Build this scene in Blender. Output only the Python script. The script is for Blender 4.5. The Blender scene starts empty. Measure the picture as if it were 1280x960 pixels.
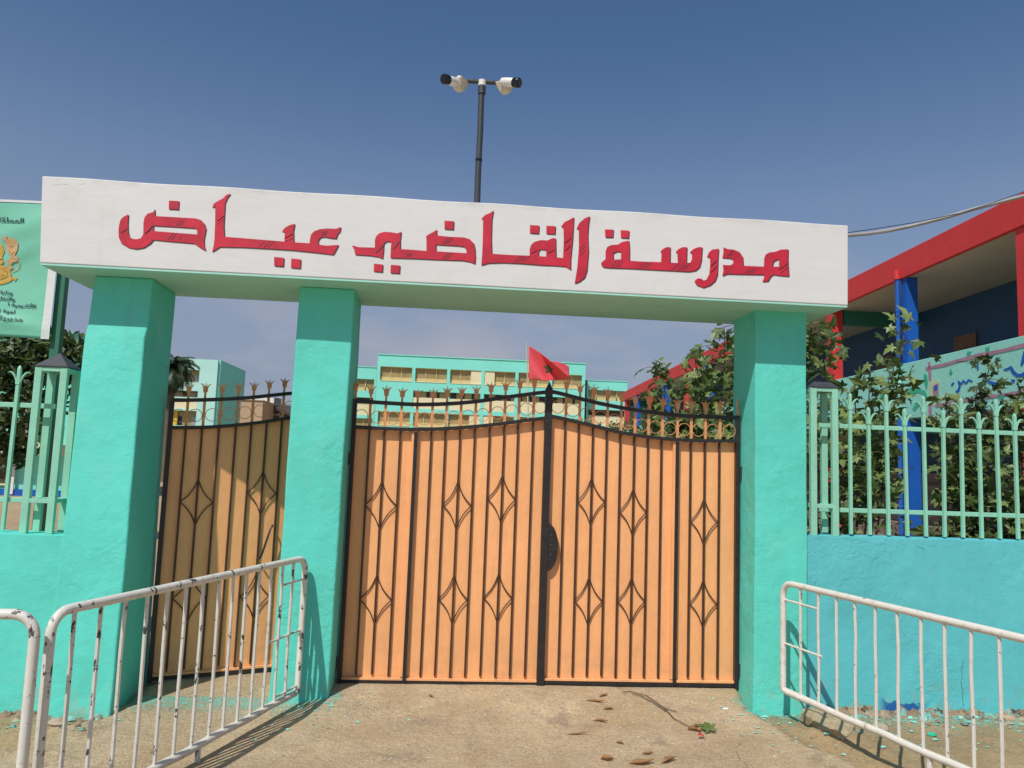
import bpy, bmesh, math, random
from mathutils import Vector, Matrix, noise
R = math.radians
random.seed(7)
scene = bpy.context.scene
COL = scene.collection

# ------------------------------------------------------------------ camera
F_PX, PITCH, ROLL, YAW, EYE = 962.0, R(5.914), R(2.07), R(4.223), Vector((0, 0, 1.6))
fw = Vector((math.sin(YAW)*math.cos(PITCH), math.cos(YAW)*math.cos(PITCH), math.sin(PITCH)))
rt = Vector((math.cos(YAW), -math.sin(YAW), 0)); up = rt.cross(fw)
rt, up = rt*math.cos(ROLL)+up*math.sin(ROLL), up*math.cos(ROLL)-rt*math.sin(ROLL)
cam_d = bpy.data.cameras.new('camera'); cam = bpy.data.objects.new('camera', cam_d); COL.objects.link(cam)
m = Matrix((rt, up, -fw)).transposed().to_4x4(); m.translation = EYE
cam.matrix_world = m
cam_d.sensor_width = 36; cam_d.lens = F_PX/1280*36; cam_d.clip_end = 3000; cam_d.clip_start = .05
scene.camera = cam

# ------------------------------------------------------------------ light
SUN = Vector((.62, 1.0, -1.62))            # direction the sunlight travels
world = bpy.data.worlds.new('World'); scene.world = world; world.use_nodes = True
wn, wl = world.node_tree.nodes, world.node_tree.links
bg = wn['Background']
sky = wn.new('ShaderNodeTexSky'); sky.sky_type = 'NISHITA'; sky.sun_disc = False
sky.sun_elevation = math.atan2(-SUN.z, math.hypot(SUN.x, SUN.y)); sky.sun_rotation = math.atan2(-SUN.x, -SUN.y)
sky.altitude = 600; sky.air_density = 1.0; sky.dust_density = 1.3; sky.ozone_density = 2.6
bg.inputs['Strength'].default_value = .0855
# thin cloud streaks low over the horizon, all the way round
tc = wn.new('ShaderNodeTexCoord'); mp = wn.new('ShaderNodeMapping'); mp.inputs['Scale'].default_value = (1, 1, 2.6)
wl.new(tc.outputs['Generated'], mp.inputs[0])
cn = wn.new('ShaderNodeTexNoise'); cn.inputs['Scale'].default_value = 3.6; cn.inputs['Detail'].default_value = 7; cn.inputs['Roughness'].default_value = .55
wl.new(mp.outputs[0], cn.inputs['Vector'])
cr = wn.new('ShaderNodeMapRange'); cr.inputs[1].default_value = .47; cr.inputs[2].default_value = .68; wl.new(cn.outputs[0], cr.inputs[0])
sx = wn.new('ShaderNodeSeparateXYZ'); wl.new(tc.outputs['Generated'], sx.inputs[0])
er = wn.new('ShaderNodeMapRange'); er.inputs[1].default_value = .34; er.inputs[2].default_value = .12; wl.new(sx.outputs[2], er.inputs[0])
mu = wn.new('ShaderNodeMath'); mu.operation = 'MULTIPLY'; wl.new(cr.outputs[0], mu.inputs[0]); wl.new(er.outputs[0], mu.inputs[1])
mu2 = wn.new('ShaderNodeMath'); mu2.operation = 'MULTIPLY'; mu2.inputs[1].default_value = .75; wl.new(mu.outputs[0], mu2.inputs[0])
hs = wn.new('ShaderNodeHueSaturation'); hs.inputs['Saturation'].default_value = 1.13; wl.new(sky.outputs[0], hs.inputs['Color'])
hz = wn.new('ShaderNodeMapRange'); hz.interpolation_type = 'SMOOTHSTEP'; hz.inputs[1].default_value = .52; hz.inputs[2].default_value = .04; hz.inputs[3].default_value = 0; hz.inputs[4].default_value = .9; wl.new(sx.outputs[2], hz.inputs[0])
hm = wn.new('ShaderNodeMix'); hm.data_type = 'RGBA'; wl.new(hz.outputs[0], hm.inputs[0]); wl.new(hs.outputs[0], hm.inputs[6]); hm.inputs[7].default_value = (2.75, 3.2, 4.3, 1)      # dusty lower air
mx = wn.new('ShaderNodeMix'); mx.data_type = 'RGBA'; wl.new(mu2.outputs[0], mx.inputs[0]); wl.new(hm.outputs[2], mx.inputs[6]); mx.inputs[7].default_value = (4.5, 4.4, 4.9, 1)
wl.new(mx.outputs[2], bg.inputs['Color'])
sd = bpy.data.lights.new('sun', 'SUN'); sd.energy = 3.3; sd.angle = R(.53); sd.color = (1, .97, .925)
sun = bpy.data.objects.new('sun', sd); COL.objects.link(sun); sun.rotation_euler = SUN.to_track_quat('-Z', 'Y').to_euler(); sun.location = (-10, -20, 30)
vs = scene.view_settings; vs.view_transform = 'Standard'; vs.look = 'None'; vs.gamma = 1; vs.exposure = 0.21; vs.use_curve_mapping = False

# ------------------------------------------------------------------ pixel -> place helpers (used once, to measure)
def ray(x, y): return fw + rt*((x-640)/F_PX) + up*((480-y)/F_PX)
def atY(x, y, Y): d = ray(x, y); return EYE + d*(Y/d.y)
def atZ(x, y, Z): d = ray(x, y); return EYE + d*((Z-EYE.z)/d.z)
def atP(x, y, P, n): d = ray(x, y); return EYE + d*((Vector(P)-EYE).dot(n)/d.dot(n))

# ------------------------------------------------------------------ materials
def nd(nt, t, **kw):
    n = nt.nodes.new(t)
    for k, v in kw.items(): setattr(n, k, v)
    return n
class Mt:
    def __init__(s, name, col, rough=.7, metal=0, spec=.5):
        s.m = bpy.data.materials.new(name); s.m.use_nodes = True; s.nt = s.m.node_tree; s.b = s.nt.nodes['Principled BSDF']
        s.b.inputs['Roughness'].default_value = rough; s.b.inputs['Metallic'].default_value = metal; s.b.inputs['Specular IOR Level'].default_value = spec
        s.geo = nd(s.nt, 'ShaderNodeNewGeometry'); s.pos = s.geo.outputs['Position']
        rgb = nd(s.nt, 'ShaderNodeRGB'); rgb.outputs[0].default_value = (*col, 1); s.c = rgb.outputs[0]; s.h = None
    def noise(s, scale, detail=5, rough=.55, stretch=None, dist=0, off=0):
        v = s.pos
        if stretch or off:
            mp = nd(s.nt, 'ShaderNodeMapping'); s.nt.links.new(v, mp.inputs[0]); mp.inputs['Scale'].default_value = stretch or (1, 1, 1); mp.inputs['Location'].default_value = (off, off*.7, off*1.3); v = mp.outputs[0]
        n = nd(s.nt, 'ShaderNodeTexNoise'); s.nt.links.new(v, n.inputs['Vector'])
        n.inputs['Scale'].default_value = scale; n.inputs['Detail'].default_value = detail; n.inputs['Roughness'].default_value = rough; n.inputs['Distortion'].default_value = dist
        return n.outputs[0]
    def ramp(s, v, a, b, lo=0, hi=1):
        r = nd(s.nt, 'ShaderNodeMapRange'); s.nt.links.new(v, r.inputs[0])
        for i, x in enumerate((a, b, lo, hi)): r.inputs[i+1].default_value = x
        return r.outputs[0]
    def math(s, op, a, b):
        n = nd(s.nt, 'ShaderNodeMath', operation=op)
        for i, x in enumerate((a, b)):
            if isinstance(x, (int, float)): n.inputs[i].default_value = x
            else: s.nt.links.new(x, n.inputs[i])
        return n.outputs[0]
    def mul(s, *a):
        r = a[0]
        for x in a[1:]: r = s.math('MULTIPLY', r, x)
        return r
    def mix(s, fac, col):
        n = nd(s.nt, 'ShaderNodeMix', data_type='RGBA')
        if isinstance(fac, (int, float)): n.inputs[0].default_value = fac
        else: s.nt.links.new(fac, n.inputs[0])
        s.nt.links.new(s.c, n.inputs[6])
        if isinstance(col, tuple): n.inputs[7].default_value = (*col, 1)
        else: s.nt.links.new(col, n.inputs[7])
        s.c = n.outputs[2]; return s
    def vary(s, scale, amt, **k):
        v = s.ramp(s.noise(scale, **k), .28, .72, 1-amt, 1+amt)
        n = nd(s.nt, 'ShaderNodeVectorMath', operation='SCALE'); s.nt.links.new(s.c, n.inputs[0]); s.nt.links.new(v, n.inputs[3]); s.c = n.outputs[0]; return s
    def xyz(s):
        n = nd(s.nt, 'ShaderNodeSeparateXYZ'); s.nt.links.new(s.pos, n.inputs[0]); return n.outputs
    def attr(s, name):
        n = nd(s.nt, 'ShaderNodeAttribute', attribute_name=name); return n.outputs['Fac']
    def bump(s, v, dist, strength=1):
        b = nd(s.nt, 'ShaderNodeBump'); b.inputs['Strength'].default_value = strength; b.inputs['Distance'].default_value = dist
        s.nt.links.new(v, b.inputs['Height'])
        if s.h: s.nt.links.new(s.h, b.inputs['Normal'])
        s.h = b.outputs[0]; return s
    def cracks(s, scale, w, col, mlo=.55, off=0):
        n = s.noise(2.5, 4, off=off+3)
        mxv = nd(s.nt, 'ShaderNodeVectorMath', operation='MULTIPLY_ADD'); mxv.inputs[1].default_value = (.16, .16, .16)
        c = nd(s.nt, 'ShaderNodeTexNoise'); c.inputs['Scale'].default_value = 4; c.inputs['Detail'].default_value = 7; s.nt.links.new(s.pos, c.inputs['Vector'])
        s.nt.links.new(c.outputs[1], mxv.inputs[0]); s.nt.links.new(s.pos, mxv.inputs[2])
        v = nd(s.nt, 'ShaderNodeTexVoronoi', feature='DISTANCE_TO_EDGE'); v.inputs['Scale'].default_value = scale; s.nt.links.new(mxv.outputs[0], v.inputs['Vector'])
        k = s.mul(s.ramp(v.outputs[0], 0, w, 1, 0), s.ramp(n, mlo, mlo+.05))
        s.mix(s.mul(k, .75), col); s.bump(k, -.004, .8); return s
    def done(s):
        s.nt.links.new(s.c, s.b.inputs['Base Color'])
        if s.h: s.nt.links.new(s.h, s.b.inputs['Normal'])
        return s.m
def plain(name, col, rough=.65, var=.08, scale=6, bump=.0015, bscale=40, **k):
    a = Mt(name, col, rough, **k)
    if var: a.vary(scale, var)
    if bump: a.bump(a.noise(bscale, 5), bump)
    return a.done()
def render_paint(name, col, light, crack=True, off=0, patch=None):
    a = Mt(name, col, .62, spec=.35)
    a.vary(1.1, .07, off=off); a.vary(7, .05, stretch=(1, 1, .35), off=off)
    a.mix(a.mul(a.ramp(a.noise(1.6, 6, .6, dist=.8, off=off+9), .56, .66), .45), light)         # thinner coats brushed over
    z = a.xyz()[2]
    a.mix(a.mul(a.ramp(z, .22, .0), a.ramp(a.noise(9, 6, .65), .50, .62), .55), (.36, .40, .30))   # splash dirt at the foot
    a.mix(a.mul(a.ramp(a.noise(6, 7, .6, stretch=(1.6, 1.6, .12), off=off+23), .60, .74), .28), (.16, .42, .36))   # old run marks
    a.mix(a.ramp(a.noise(46, 3, .6, off=off+4), .735, .76), (.22, .30, .26))                     # pin holes
    a.bump(a.noise(4, 4, .5, off=off), .009); a.bump(a.noise(22, 5, .6, off=off), .0022); a.bump(a.mul(a.noise(12, 6, .65, dist=.6, off=off+6), a.ramp(a.noise(1.3, 3, off=off+17), .46, .6)), .010); a.bump(a.noise(60, 3, .6, stretch=(.3, .3, 1.2)), .0008)
    if crack: a.cracks(.9, .004, (.10, .26, .22), .575, off)
    if patch: patch(a)
    return a.done()
M = {}
M['teal'] = render_paint('teal_render', (.115, .65, .53), (.165, .665, .55))
def bluepatch(a):
    x, y, z = a.xyz()
    k = a.mul(a.ramp(x, 3.02, 3.08), a.ramp(x, 3.40, 3.30), a.ramp(a.math('ADD', z, a.mul(a.math('SUBTRACT', a.noise(14, 5), .5), .22)), .055, .042))
    a.mix(k, (.02, .13, .36))
M['cyan_wall'] = render_paint('cyan_render', (.12, .545, .565), (.15, .575, .58), off=13, patch=bluepatch)
M['soffit'] = plain('soffit_paint', (.36, .70, .60), .7, .06, 2, .004, 12)
a = Mt('white_masonry_paint', (.70, .695, .675), .6, spec=.3); a.vary(.8, .03); a.vary(9, .02, stretch=(.25, 1, 1.6))
a.mix(a.mul(a.ramp(a.noise(3, 7, .65), .56, .72), .35), (.58, .57, .53)); a.mix(a.mul(a.ramp(a.xyz()[2], 3.30, 3.352), a.ramp(a.noise(5, 6, .6, stretch=(1, 1, .3)), .48, .66), .4), (.44, .42, .38)); a.mix(a.mul(a.ramp(a.noise(7, 6, .6, stretch=(1.5, 1, .10), off=3), .62, .76), .25), (.50, .49, .46)); a.bump(a.noise(3, 3), .005); a.bump(a.noise(26, 4, stretch=(.3, 1, 1.4)), .0008); a.cracks(.8, .002, (.58, .575, .55), .66, 21); M['white'] = a.done()
a = Mt('red_sign_paint', (.54, .018, .042), .5); a.vary(8, .2); a.vary(40, .06); M['sign_red'] = a.done()
M['sign_dark'] = plain('dark_sign_outline', (.05, .022, .035), .6, .2, 20, 0)
a = Mt('orange_gate_enamel', (.93, .445, .185), .45); a.vary(1.6, .06); a.vary(14, .05, stretch=(3, 3, .3)); a.mix(a.mul(a.ramp(a.noise(9, 6, .65, stretch=(2.2, 1, .14), off=12), .56, .72), .30), (.62, .33, .17)); a.mix(a.ramp(a.noise(42, 4, .6, off=5), .745, .765), (.20, .09, .04))
a.mix(a.mul(a.ramp(a.noise(5, 7, .7), .60, .72), .22), (.50, .24, .10)); z = a.xyz()[2]; a.mix(a.mul(a.ramp(z, .42, .08), a.ramp(a.noise(7, 6, .7), .46, .66), .5), (.46, .30, .17))
a.bump(a.noise(6, 3), .006); a.bump(a.noise(60, 3), .0008); M['orange'] = a.done()
M['orange_trim'] = plain('orange_trim_enamel', (.68, .30, .125), .5, .12, 18)
M['iron_brown'] = plain('brown_black_iron', (.062, .027, .014), .5, .3, 22, .001)
M['black'] = plain('black_enamel', (.022, .018, .017), .45, .3, 22, .001)
a = Mt('white_rail_paint', (.68, .65, .575), .5); a.vary(12, .06); k = a.ramp(a.noise(27, 5, .62, stretch=(1, 1, .6)), .60, .62)
a.mix(k, (.055, .05, .048)); a.mix(a.mul(a.ramp(a.noise(30, 5, off=5), .60, .68), .4), (.40, .30, .20)); a.bump(k, -.0008); M['rail_white'] = a.done()
a = Mt('cream_rail_paint', (.68, .65, .575), .5); a.vary(12, .06); k = a.ramp(a.noise(34, 5, .62, stretch=(1, 1, .6), off=7), .66, .68); a.mix(k, (.09, .08, .07)); a.mix(a.mul(a.ramp(a.noise(20, 5, off=15), .58, .68), .4), (.42, .33, .22)); a.bump(k, -.0008); M['rail_cream'] = a.done()
M['mint'] = plain('mint_railing_enamel', (.28, .62, .45), .5, .08, 9, .0015, 50)
M['cap'] = plain('dark_zinc_cap', (.05, .052, .06), .5, .15, 9)
M['pole'] = plain('dark_grey_pole', (.045, .047, .055), .5, .15, 9)
M['cam_white'] = plain('white_camera_plastic', (.72, .70, .64), .4, .05, 20, 0)
M['box_cream'] = plain('cream_junction_plastic', (.62, .54, .40), .5, .08, 20, 0)
M['lens'] = plain('black_lens', (.012, .012, .016), .15, 0, 9, 0)
M['steel_grey'] = plain('grey_conduit', (.34, .33, .32), .5, .1, 12)
M['banner'] = plain('green_banner_vinyl', (.20, .57, .41), .42, .04, 3, .006, 5)
M['banner_hem'] = plain('white_banner_hem', (.70, .72, .70), .5, .04, 5)
M['navy'] = plain('navy_print', (.012, .03, .06), .6, 0, 5, 0)
M['gold'] = plain('gold_print', (.56, .35, .06), .6, .25, 30, 0)
M['tan_print'] = plain('tan_print', (.58, .36, .17), .6, .2, 30, 0)
M['brown_print'] = plain('brown_print', (.16, .08, .03), .6, .2, 30, 0)
M['postgreen'] = plain('dark_green_post_paint', (.035, .17, .105), .5, .12, 8)
M['red_wall'] = plain('red_masonry_paint', (.60, .036, .034), .65, .07, 2, .006, 14)
M['blue_wall'] = plain('blue_masonry_paint', (.004, .10, .44), .55, .08, 2, .006, 14)
M['navy_wall'] = plain('dark_blue_wall_paint', (.012, .07, .17), .65, .1, 1.2, .006, 14)
M['green_beam'] = plain('green_beam_paint', (.03, .20, .14), .65, .08, 2, .004, 14)
M['ceiling'] = plain('pale_ceiling_plaster', (.46, .43, .36), .8, .06, 1, .006, 10)
M['mural_teal'] = plain('mural_pale_teal', (.28, .67, .57), .65, .05, 1.2, .006, 14)
M['mauve'] = plain('mauve_mural_paint', (.36, .20, .27), .7, .15, 6, 0)
M['mural_blue'] = plain('blue_mural_paint', (.005, .10, .42), .6, .12, 6, 0)
M['mural_green'] = plain('green_mural_paint', (.03, .42, .25), .6, .2, 6, 0)
M['mural_pale'] = plain('pale_mural_paint', (.45, .58, .36), .6, .12, 6, 0)
M['wood'] = plain('brown_door_wood', (.16, .085, .04), .6, .2, 5)
M['step'] = plain('step_concrete', (.22, .17, .13), .85, .2, 4, .01, 20)
M['fteal'] = plain('far_teal_paint', (.22, .73, .61), .7, .05, .3, .004, 4)
M['fcream'] = plain('far_cream_paint', (.74, .67, .42), .7, .06, .4, .004, 4)
M['fpane'] = plain('curtained_window', (.33, .26, .11), .35, .22, 1.4, 0)
M['fgrille'] = plain('far_window_frame', (.60, .48, .22), .6, .05, 3, 0)
M['fdark'] = plain('recess_shade', (.10, .085, .05), .8, .5, .8, 0)  # dark colour paints in the shade inside far openings
M['fpale'] = plain('far_pale_cyan', (.42, .72, .64), .7, .05, .3, .004, 4)
M['yellow'] = plain('yellow_column', (.62, .40, .04), .7, .08, 1, 0)
M['beige'] = plain('beige_wall', (.50, .34, .21), .8, .08, .6, .01, 5)
M['dkroof'] = plain('dark_brown_roof', (.075, .06, .05), .85, .35, 2, .02, 8)
M['fwhite'] = plain('far_white_wall', (.74, .73, .70), .8, .04, .5, 0)
M['flag'] = plain('red_flag_cloth', (.74, .075, .085), .7, .06, 1, 0)
M['flag_green'] = plain('green_star', (.06, .11, .045), .7, .1, 2, 0)
a = Mt('old_concrete', (.47, .355, .22), .9, spec=.2); a.vary(6, .2, detail=8); a.vary(45, .3, detail=6); a.bump(a.noise(30, 8, .7), .015); M['concrete'] = a.done()
M['bark'] = plain('brown_bark', (.13, .09, .06), .85, .3, 14, .006, 40)
M['palm_bark'] = plain('palm_bark', (.16, .11, .07), .9, .3, 6, .02, 12)
M['dry'] = plain('dry_leaf', (.30, .16, .065), .8, .3, 30, .002, 60)
M['stone'] = plain('pale_stone', (.42, .34, .24), .85, .2, 15, .004, 40)
M['rubble'] = None
def leafmat(name, c1, c2, trans):
    a = Mt(name, c1, .45, spec=.45); oi = nd(a.nt, 'ShaderNodeObjectInfo')
    r = a.math('FRACT', a.math('ADD', oi.outputs['Random'], a.geo.outputs['Random Per Island']), 0)
    a.mix(r, c2); a.vary(25, .15)
    m_ = a.done(); t = nd(a.nt, 'ShaderNodeBsdfTranslucent'); a.nt.links.new(a.c, t.inputs[0])
    ms = nd(a.nt, 'ShaderNodeMixShader'); ms.inputs[0].default_value = trans
    out = [n for n in a.nt.nodes if n.type == 'OUTPUT_MATERIAL'][0]
    a.nt.links.new(a.b.outputs[0], ms.inputs[1]); a.nt.links.new(t.outputs[0], ms.inputs[2]); a.nt.links.new(ms.outputs[0], out.inputs[0])
    return m_
M['leaf'] = leafmat('plane_leaf', (.035, .085, .016), (.26, .34, .105), .28)
M['leaf_dark'] = leafmat('dark_leaf', (.026, .06, .014), (.115, .16, .05), .2)
M['leaf_palm'] = leafmat('palm_leaf', (.03, .06, .02), (.085, .12, .045), .12)

# ------------------------------------------------------------------ mesh builder
class MB:
    def __init__(s): s.v = []; s.f = []; s.mi = []; s.cur = 0
    def add(s, vs_, fs):
        o = len(s.v); s.v += [Vector(v) for v in vs_]; s.f += [tuple(i+o for i in f) for f in fs]; s.mi += [s.cur]*len(fs); return s
    def hexa(s, p):
        return s.add(p, [(0, 3, 2, 1), (4, 5, 6, 7), (0, 1, 5, 4), (1, 2, 6, 5), (2, 3, 7, 6), (3, 0, 4, 7)])
    def box(s, lo, hi):
        (a, b, c), (d, e, f) = lo, hi
        return s.hexa([(a, b, c), (d, b, c), (d, e, c), (a, e, c), (a, b, f), (d, b, f), (d, e, f), (a, e, f)])
    def bar(s, p, q, w, d, side=Vector((1, 0, 0))):
        p, q = Vector(p), Vector(q); ax = (q-p).normalized(); sd_ = (side-ax*side.dot(ax)).normalized(); o = ax.cross(sd_)
        a = sd_*(w/2); b = o*(d/2)
        return s.hexa([p-a-b, p+a-b, p+a+b, p-a+b, q-a-b, q+a-b, q+a+b, q-a+b])
    def strip(s, pts, hw, hd, wax, dax):
        """rect-section bar following pts; half width hw along wax, half depth hd along dax"""
        n = len(pts); V_ = []; F_ = []
        for p in pts:
            p = Vector(p); V_ += [p-wax*hw-dax*hd, p+wax*hw-dax*hd, p+wax*hw+dax*hd, p-wax*hw+dax*hd]
        for i in range(n-1):
            a, b = 4*i, 4*i+4
            for k in range(4): F_.append((a+k, a+(k+1) % 4, b+(k+1) % 4, b+k))
        F_ += [(0, 3, 2, 1), (4*n-4, 4*n-3, 4*n-2, 4*n-1)]
        return s.add(V_, F_)
    def tube(s, pts, r, n=8, cap=True):
        pts = [Vector(p) for p in pts]; k = len(pts); rs = r if isinstance(r, (list, tuple)) else [r]*k
        t0 = (pts[1]-pts[0]).normalized(); ref = Vector((0, 0, 1)) if abs(t0.z) < .9 else Vector((1, 0, 0)); u = t0.cross(ref).normalized()
        V_ = []; F_ = []
        for i, p in enumerate(pts):
            t = (pts[min(i+1, k-1)]-pts[max(i-1, 0)]).normalized(); u = (u-t*u.dot(t)).normalized(); w = t.cross(u)
            for j in range(n):
                an = 2*math.pi*j/n; V_.append(p+(u*math.cos(an)+w*math.sin(an))*rs[i])
        for i in range(k-1):
            for j in range(n): F_.append((i*n+j, i*n+(j+1) % n, (i+1)*n+(j+1) % n, (i+1)*n+j))
        if cap: F_ += [tuple(range(n-1, -1, -1)), tuple(range((k-1)*n, k*n))]
        return s.add(V_, F_)
    def prism(s, poly, off):
        n = len(poly); off = Vector(off); p = [Vector(x) for x in poly]
        return s.add(p+[x+off for x in p], [tuple(range(n)), tuple(range(2*n-1, n-1, -1))]+[(i, i+n, (i+1) % n+n, (i+1) % n) for i in range(n)])
    def mesh(s, name, mats, smooth=False, inv=None):
        me = bpy.data.meshes.new(name); vv = [inv @ v for v in s.v] if inv else s.v
        me.from_pydata([tuple(v) for v in vv], [], s.f)
        for m_ in (mats if isinstance(mats, (list, tuple)) else [mats]): me.materials.append(M[m_] if isinstance(m_, str) else m_)
        me.polygons.foreach_set('material_index', s.mi)
        bm = bmesh.new(); bm.from_mesh(me); bmesh.ops.recalc_face_normals(bm, faces=bm.faces); bm.to_mesh(me); bm.free()
        if smooth:
            me.polygons.foreach_set('use_smooth', [True]*len(me.polygons)); me.set_sharp_from_angle(angle=R(40))
        return me
    def build(s, name, mats, parent=None, smooth=False, bevel=0, seg=2):
        inv = WM[parent.name].inverted() if parent else None
        o = link(name, s.mesh(name, mats, smooth, inv), parent)
        if bevel: b = o.modifiers.new('bevel', 'BEVEL'); b.width = bevel; b.segments = seg; b.limit_method = 'ANGLE'; b.angle_limit = R(35)
        return o
WM = {}
def link(name, data, parent=None, loc=None, rotz=0):
    o = bpy.data.objects.new(name, data); COL.objects.link(o)
    if parent: o.parent = parent; WM[o.name] = WM[parent.name].copy()
    else: WM[o.name] = Matrix.Identity(4)
    if loc is not None: o.location = loc; o.rotation_euler[2] = rotz; WM[o.name] = WM[o.name] @ Matrix.Translation(Vector(loc)) @ Matrix.Rotation(rotz, 4, 'Z')
    return o
def tag(o, label, cat, group=None, kind=None):
    o['label'] = label; o['category'] = cat
    if group: o['group'] = group
    if kind: o['kind'] = kind
    return o
def thing(name, label, cat, loc, rotz=0, group=None):
    o = link(name, None, None, loc, rotz); o.empty_display_size = .2; return tag(o, label, cat, group)
def structure(o): o['kind'] = 'structure'; return o
def curve_mesh(loops, place, depth):
    """filled flat shape with holes from closed loops of 2D points -> MB built through place(x,y)"""
    cu = bpy.data.curves.new('c', 'CURVE'); cu.dimensions = '2D'; cu.fill_mode = 'BOTH'; cu.extrude = .5
    for lp in loops:
        sp = cu.splines.new('POLY'); sp.points.add(len(lp)-1); sp.use_cyclic_u = True
        for p, q in zip(sp.points, lp): p.co = (q[0], -q[1], 0, 1)
    o = bpy.data.objects.new('c', cu); COL.objects.link(o); dg = bpy.context.evaluated_depsgraph_get(); dg.update()
    me = bpy.data.meshes.new_from_object(o.evaluated_get(dg)); vs_ = [(place(v.co.x, -v.co.y, 0 if v.co.z > 0 else depth)) for v in me.vertices]; fs = [tuple(p.vertices) for p in me.polygons]
    bpy.data.objects.remove(o); bpy.data.curves.remove(cu); bpy.data.meshes.remove(me); return vs_, fs
def ribbon(pts, w):
    """closed 2D outline of a stroke along pts"""
    L, Q = [], []
    n = len(pts); ws = w if isinstance(w, (list, tuple)) else [w]*n
    for i, (x, y) in enumerate(pts):
        a = pts[max(i-1, 0)]; b = pts[min(i+1, n-1)]; dx, dy = b[0]-a[0], b[1]-a[1]; l = math.hypot(dx, dy) or 1
        ox, oy = -dy/l*ws[i]/2, dx/l*ws[i]/2; L.append((x+ox, y+oy)); Q.append((x-ox, y-oy))
    return L+Q[::-1]
def rounded(pts, it=1):
    for _ in range(it):
        o = []
        for i in range(len(pts)):
            a, b = pts[i], pts[(i+1) % len(pts)]; o += [(a[0]*.8+b[0]*.2, a[1]*.8+b[1]*.2), (a[0]*.2+b[0]*.8, a[1]*.2+b[1]*.8)]
        pts = o
    return pts

# ================================================================== GROUND
def smooth01(t): t = max(0, min(1, t)); return t*t*(3-2*t)
def apron_edges(y):
    right = 2.06 + (5.25-y)*.28 if y < 5.25 else 2.1
    left = -2.1 - max(0, 5.0-y)*.5
    return left, right
def gh(x, y):
    n1 = noise.noise(Vector((x*.9, y*.9, 0))); n2 = noise.noise(Vector((x*4, y*4, 3))); n3 = noise.noise(Vector((x*13, y*13, 7)))
    l, r = apron_edges(y); e = .10*noise.noise(Vector((x*2.2, y*2.2, 9)))+.05*noise.noise(Vector((x*9, y*9, 5)))
    ins = smooth01((r+e-x)/.035)*smooth01((x-l+e*2)/.12)
    if y > 6.3: ins = 1
    dirt = -.030+.018*n1+.020*n2+.012*n3
    # shallow washed-out gutter beside the slab, and a broken lump of old concrete in it
    g = math.exp(-((x-(r+.12))/.09)**2)*smooth01((5.1-y)/.3); dirt -= .035*g
    lump = math.exp(-((x-(r+.33))/.13)**4-((y-4.78)/.22)**4); dirt += .03*lump
    slab = .006*n1+.0025*n2+.0012*n3+.045*1.2*smooth01((y-4.95)/.6)*smooth01((x+.95)/.15)*smooth01((2.2-x)/.1)
    z = dirt*(1-ins)+slab*ins
    if y > 5.9: z *= smooth01((7-y)/1.1)
    return z, ins
def axis(lo, hi, st, far):
    a = [lo+i*st for i in range(int(round((hi-lo)/st))+1)]; d = st*2; p = a[0]; pre = []
    while p > -far: p -= d; d *= 1.45; pre.append(p)
    d = st*2; q = a[-1]; post = []
    while q < far: q += d; d *= 1.45; post.append(q)
    return pre[::-1]+a+post
xs, ys = axis(-3.4, 4.6, .03, 900), axis(3.2, 6.2, .03, 1200)
gv, at1, at2 = [], [], []
for y in ys:
    for x in xs:
        near = -4 < x < 6 and 0 < y < 7
        z, i = gh(x, y) if (-60 < x < 60 and -30 < y < 60) else (0, 1)
        gv.append((x, y, z)); at1.append(i if y < 6.3 else .35)
        d = min(abs(y-5.15), 9); w_ = math.exp(-max(0, 5.25-y)/.30) if y < 5.4 else 0
        if -.70 < x < 2.0: w_ = math.exp(-min(abs(x+.72), abs(x-2.12))/.16)*math.exp(-abs(y-5.3)/.35)*.9
        at2.append(w_)
nx = len(xs); gf = [(j*nx+i, j*nx+i+1, (j+1)*nx+i+1, (j+1)*nx+i) for j in range(len(ys)-1) for i in range(nx-1)]
gm = bpy.data.meshes.new('ground'); gm.from_pydata(gv, [], gf); gm.polygons.foreach_set('use_smooth', [True]*len(gf))
gm.attributes.new('slab', 'FLOAT', 'POINT').data.foreach_set('value', at1); gm.attributes.new('splash', 'FLOAT', 'POINT').data.foreach_set('value', at2)
a = Mt('sandy_concrete_and_dirt', (.40, .285, .155), .92, spec=.2); a.vary(2.2, .2); a.vary(30, .14, detail=8)
dirt = a.c
rgb = nd(a.nt, 'ShaderNodeRGB'); rgb.outputs[0].default_value = (.52, .395, .245, 1); a.c = rgb.outputs[0]
a.vary(1.1, .13); a.vary(4, .16, detail=8, rough=.7); a.vary(13, .14, detail=6, rough=.7); a.vary(45, .28, detail=6, rough=.75)
a.mix(a.mul(a.ramp(a.noise(1.7, 6, .6, off=4), .48, .62), .6), (.43, .30, .165))                      # blown sand over the slab
a.mix(a.mul(a.ramp(a.noise(2.8, 8, .7, off=14), .56, .64), .6), (.29, .22, .15)); a.cracks(.45, .003, (.22, .165, .11), .56, 31)
vo = nd(a.nt, 'ShaderNodeTexVoronoi'); vo.inputs['Scale'].default_value = 62; a.nt.links.new(a.pos, vo.inputs['Vector'])
spk = a.mul(a.ramp(vo.outputs['Distance'], .30, .18), a.ramp(a.noise(4, 6, .6, off=7), .42, .55)); a.mix(a.mul(spk, .9), (.72, .66, .56))
vo2 = nd(a.nt, 'ShaderNodeTexVoronoi'); vo2.inputs['Scale'].default_value = 34; a.nt.links.new(a.pos, vo2.inputs['Vector'])
spk2 = a.mul(a.ramp(vo2.outputs['Distance'], .22, .12), a.ramp(a.noise(5, 4, off=27), .48, .56)); a.mix(a.mul(spk2, .7), (.10, .075, .05))
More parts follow.
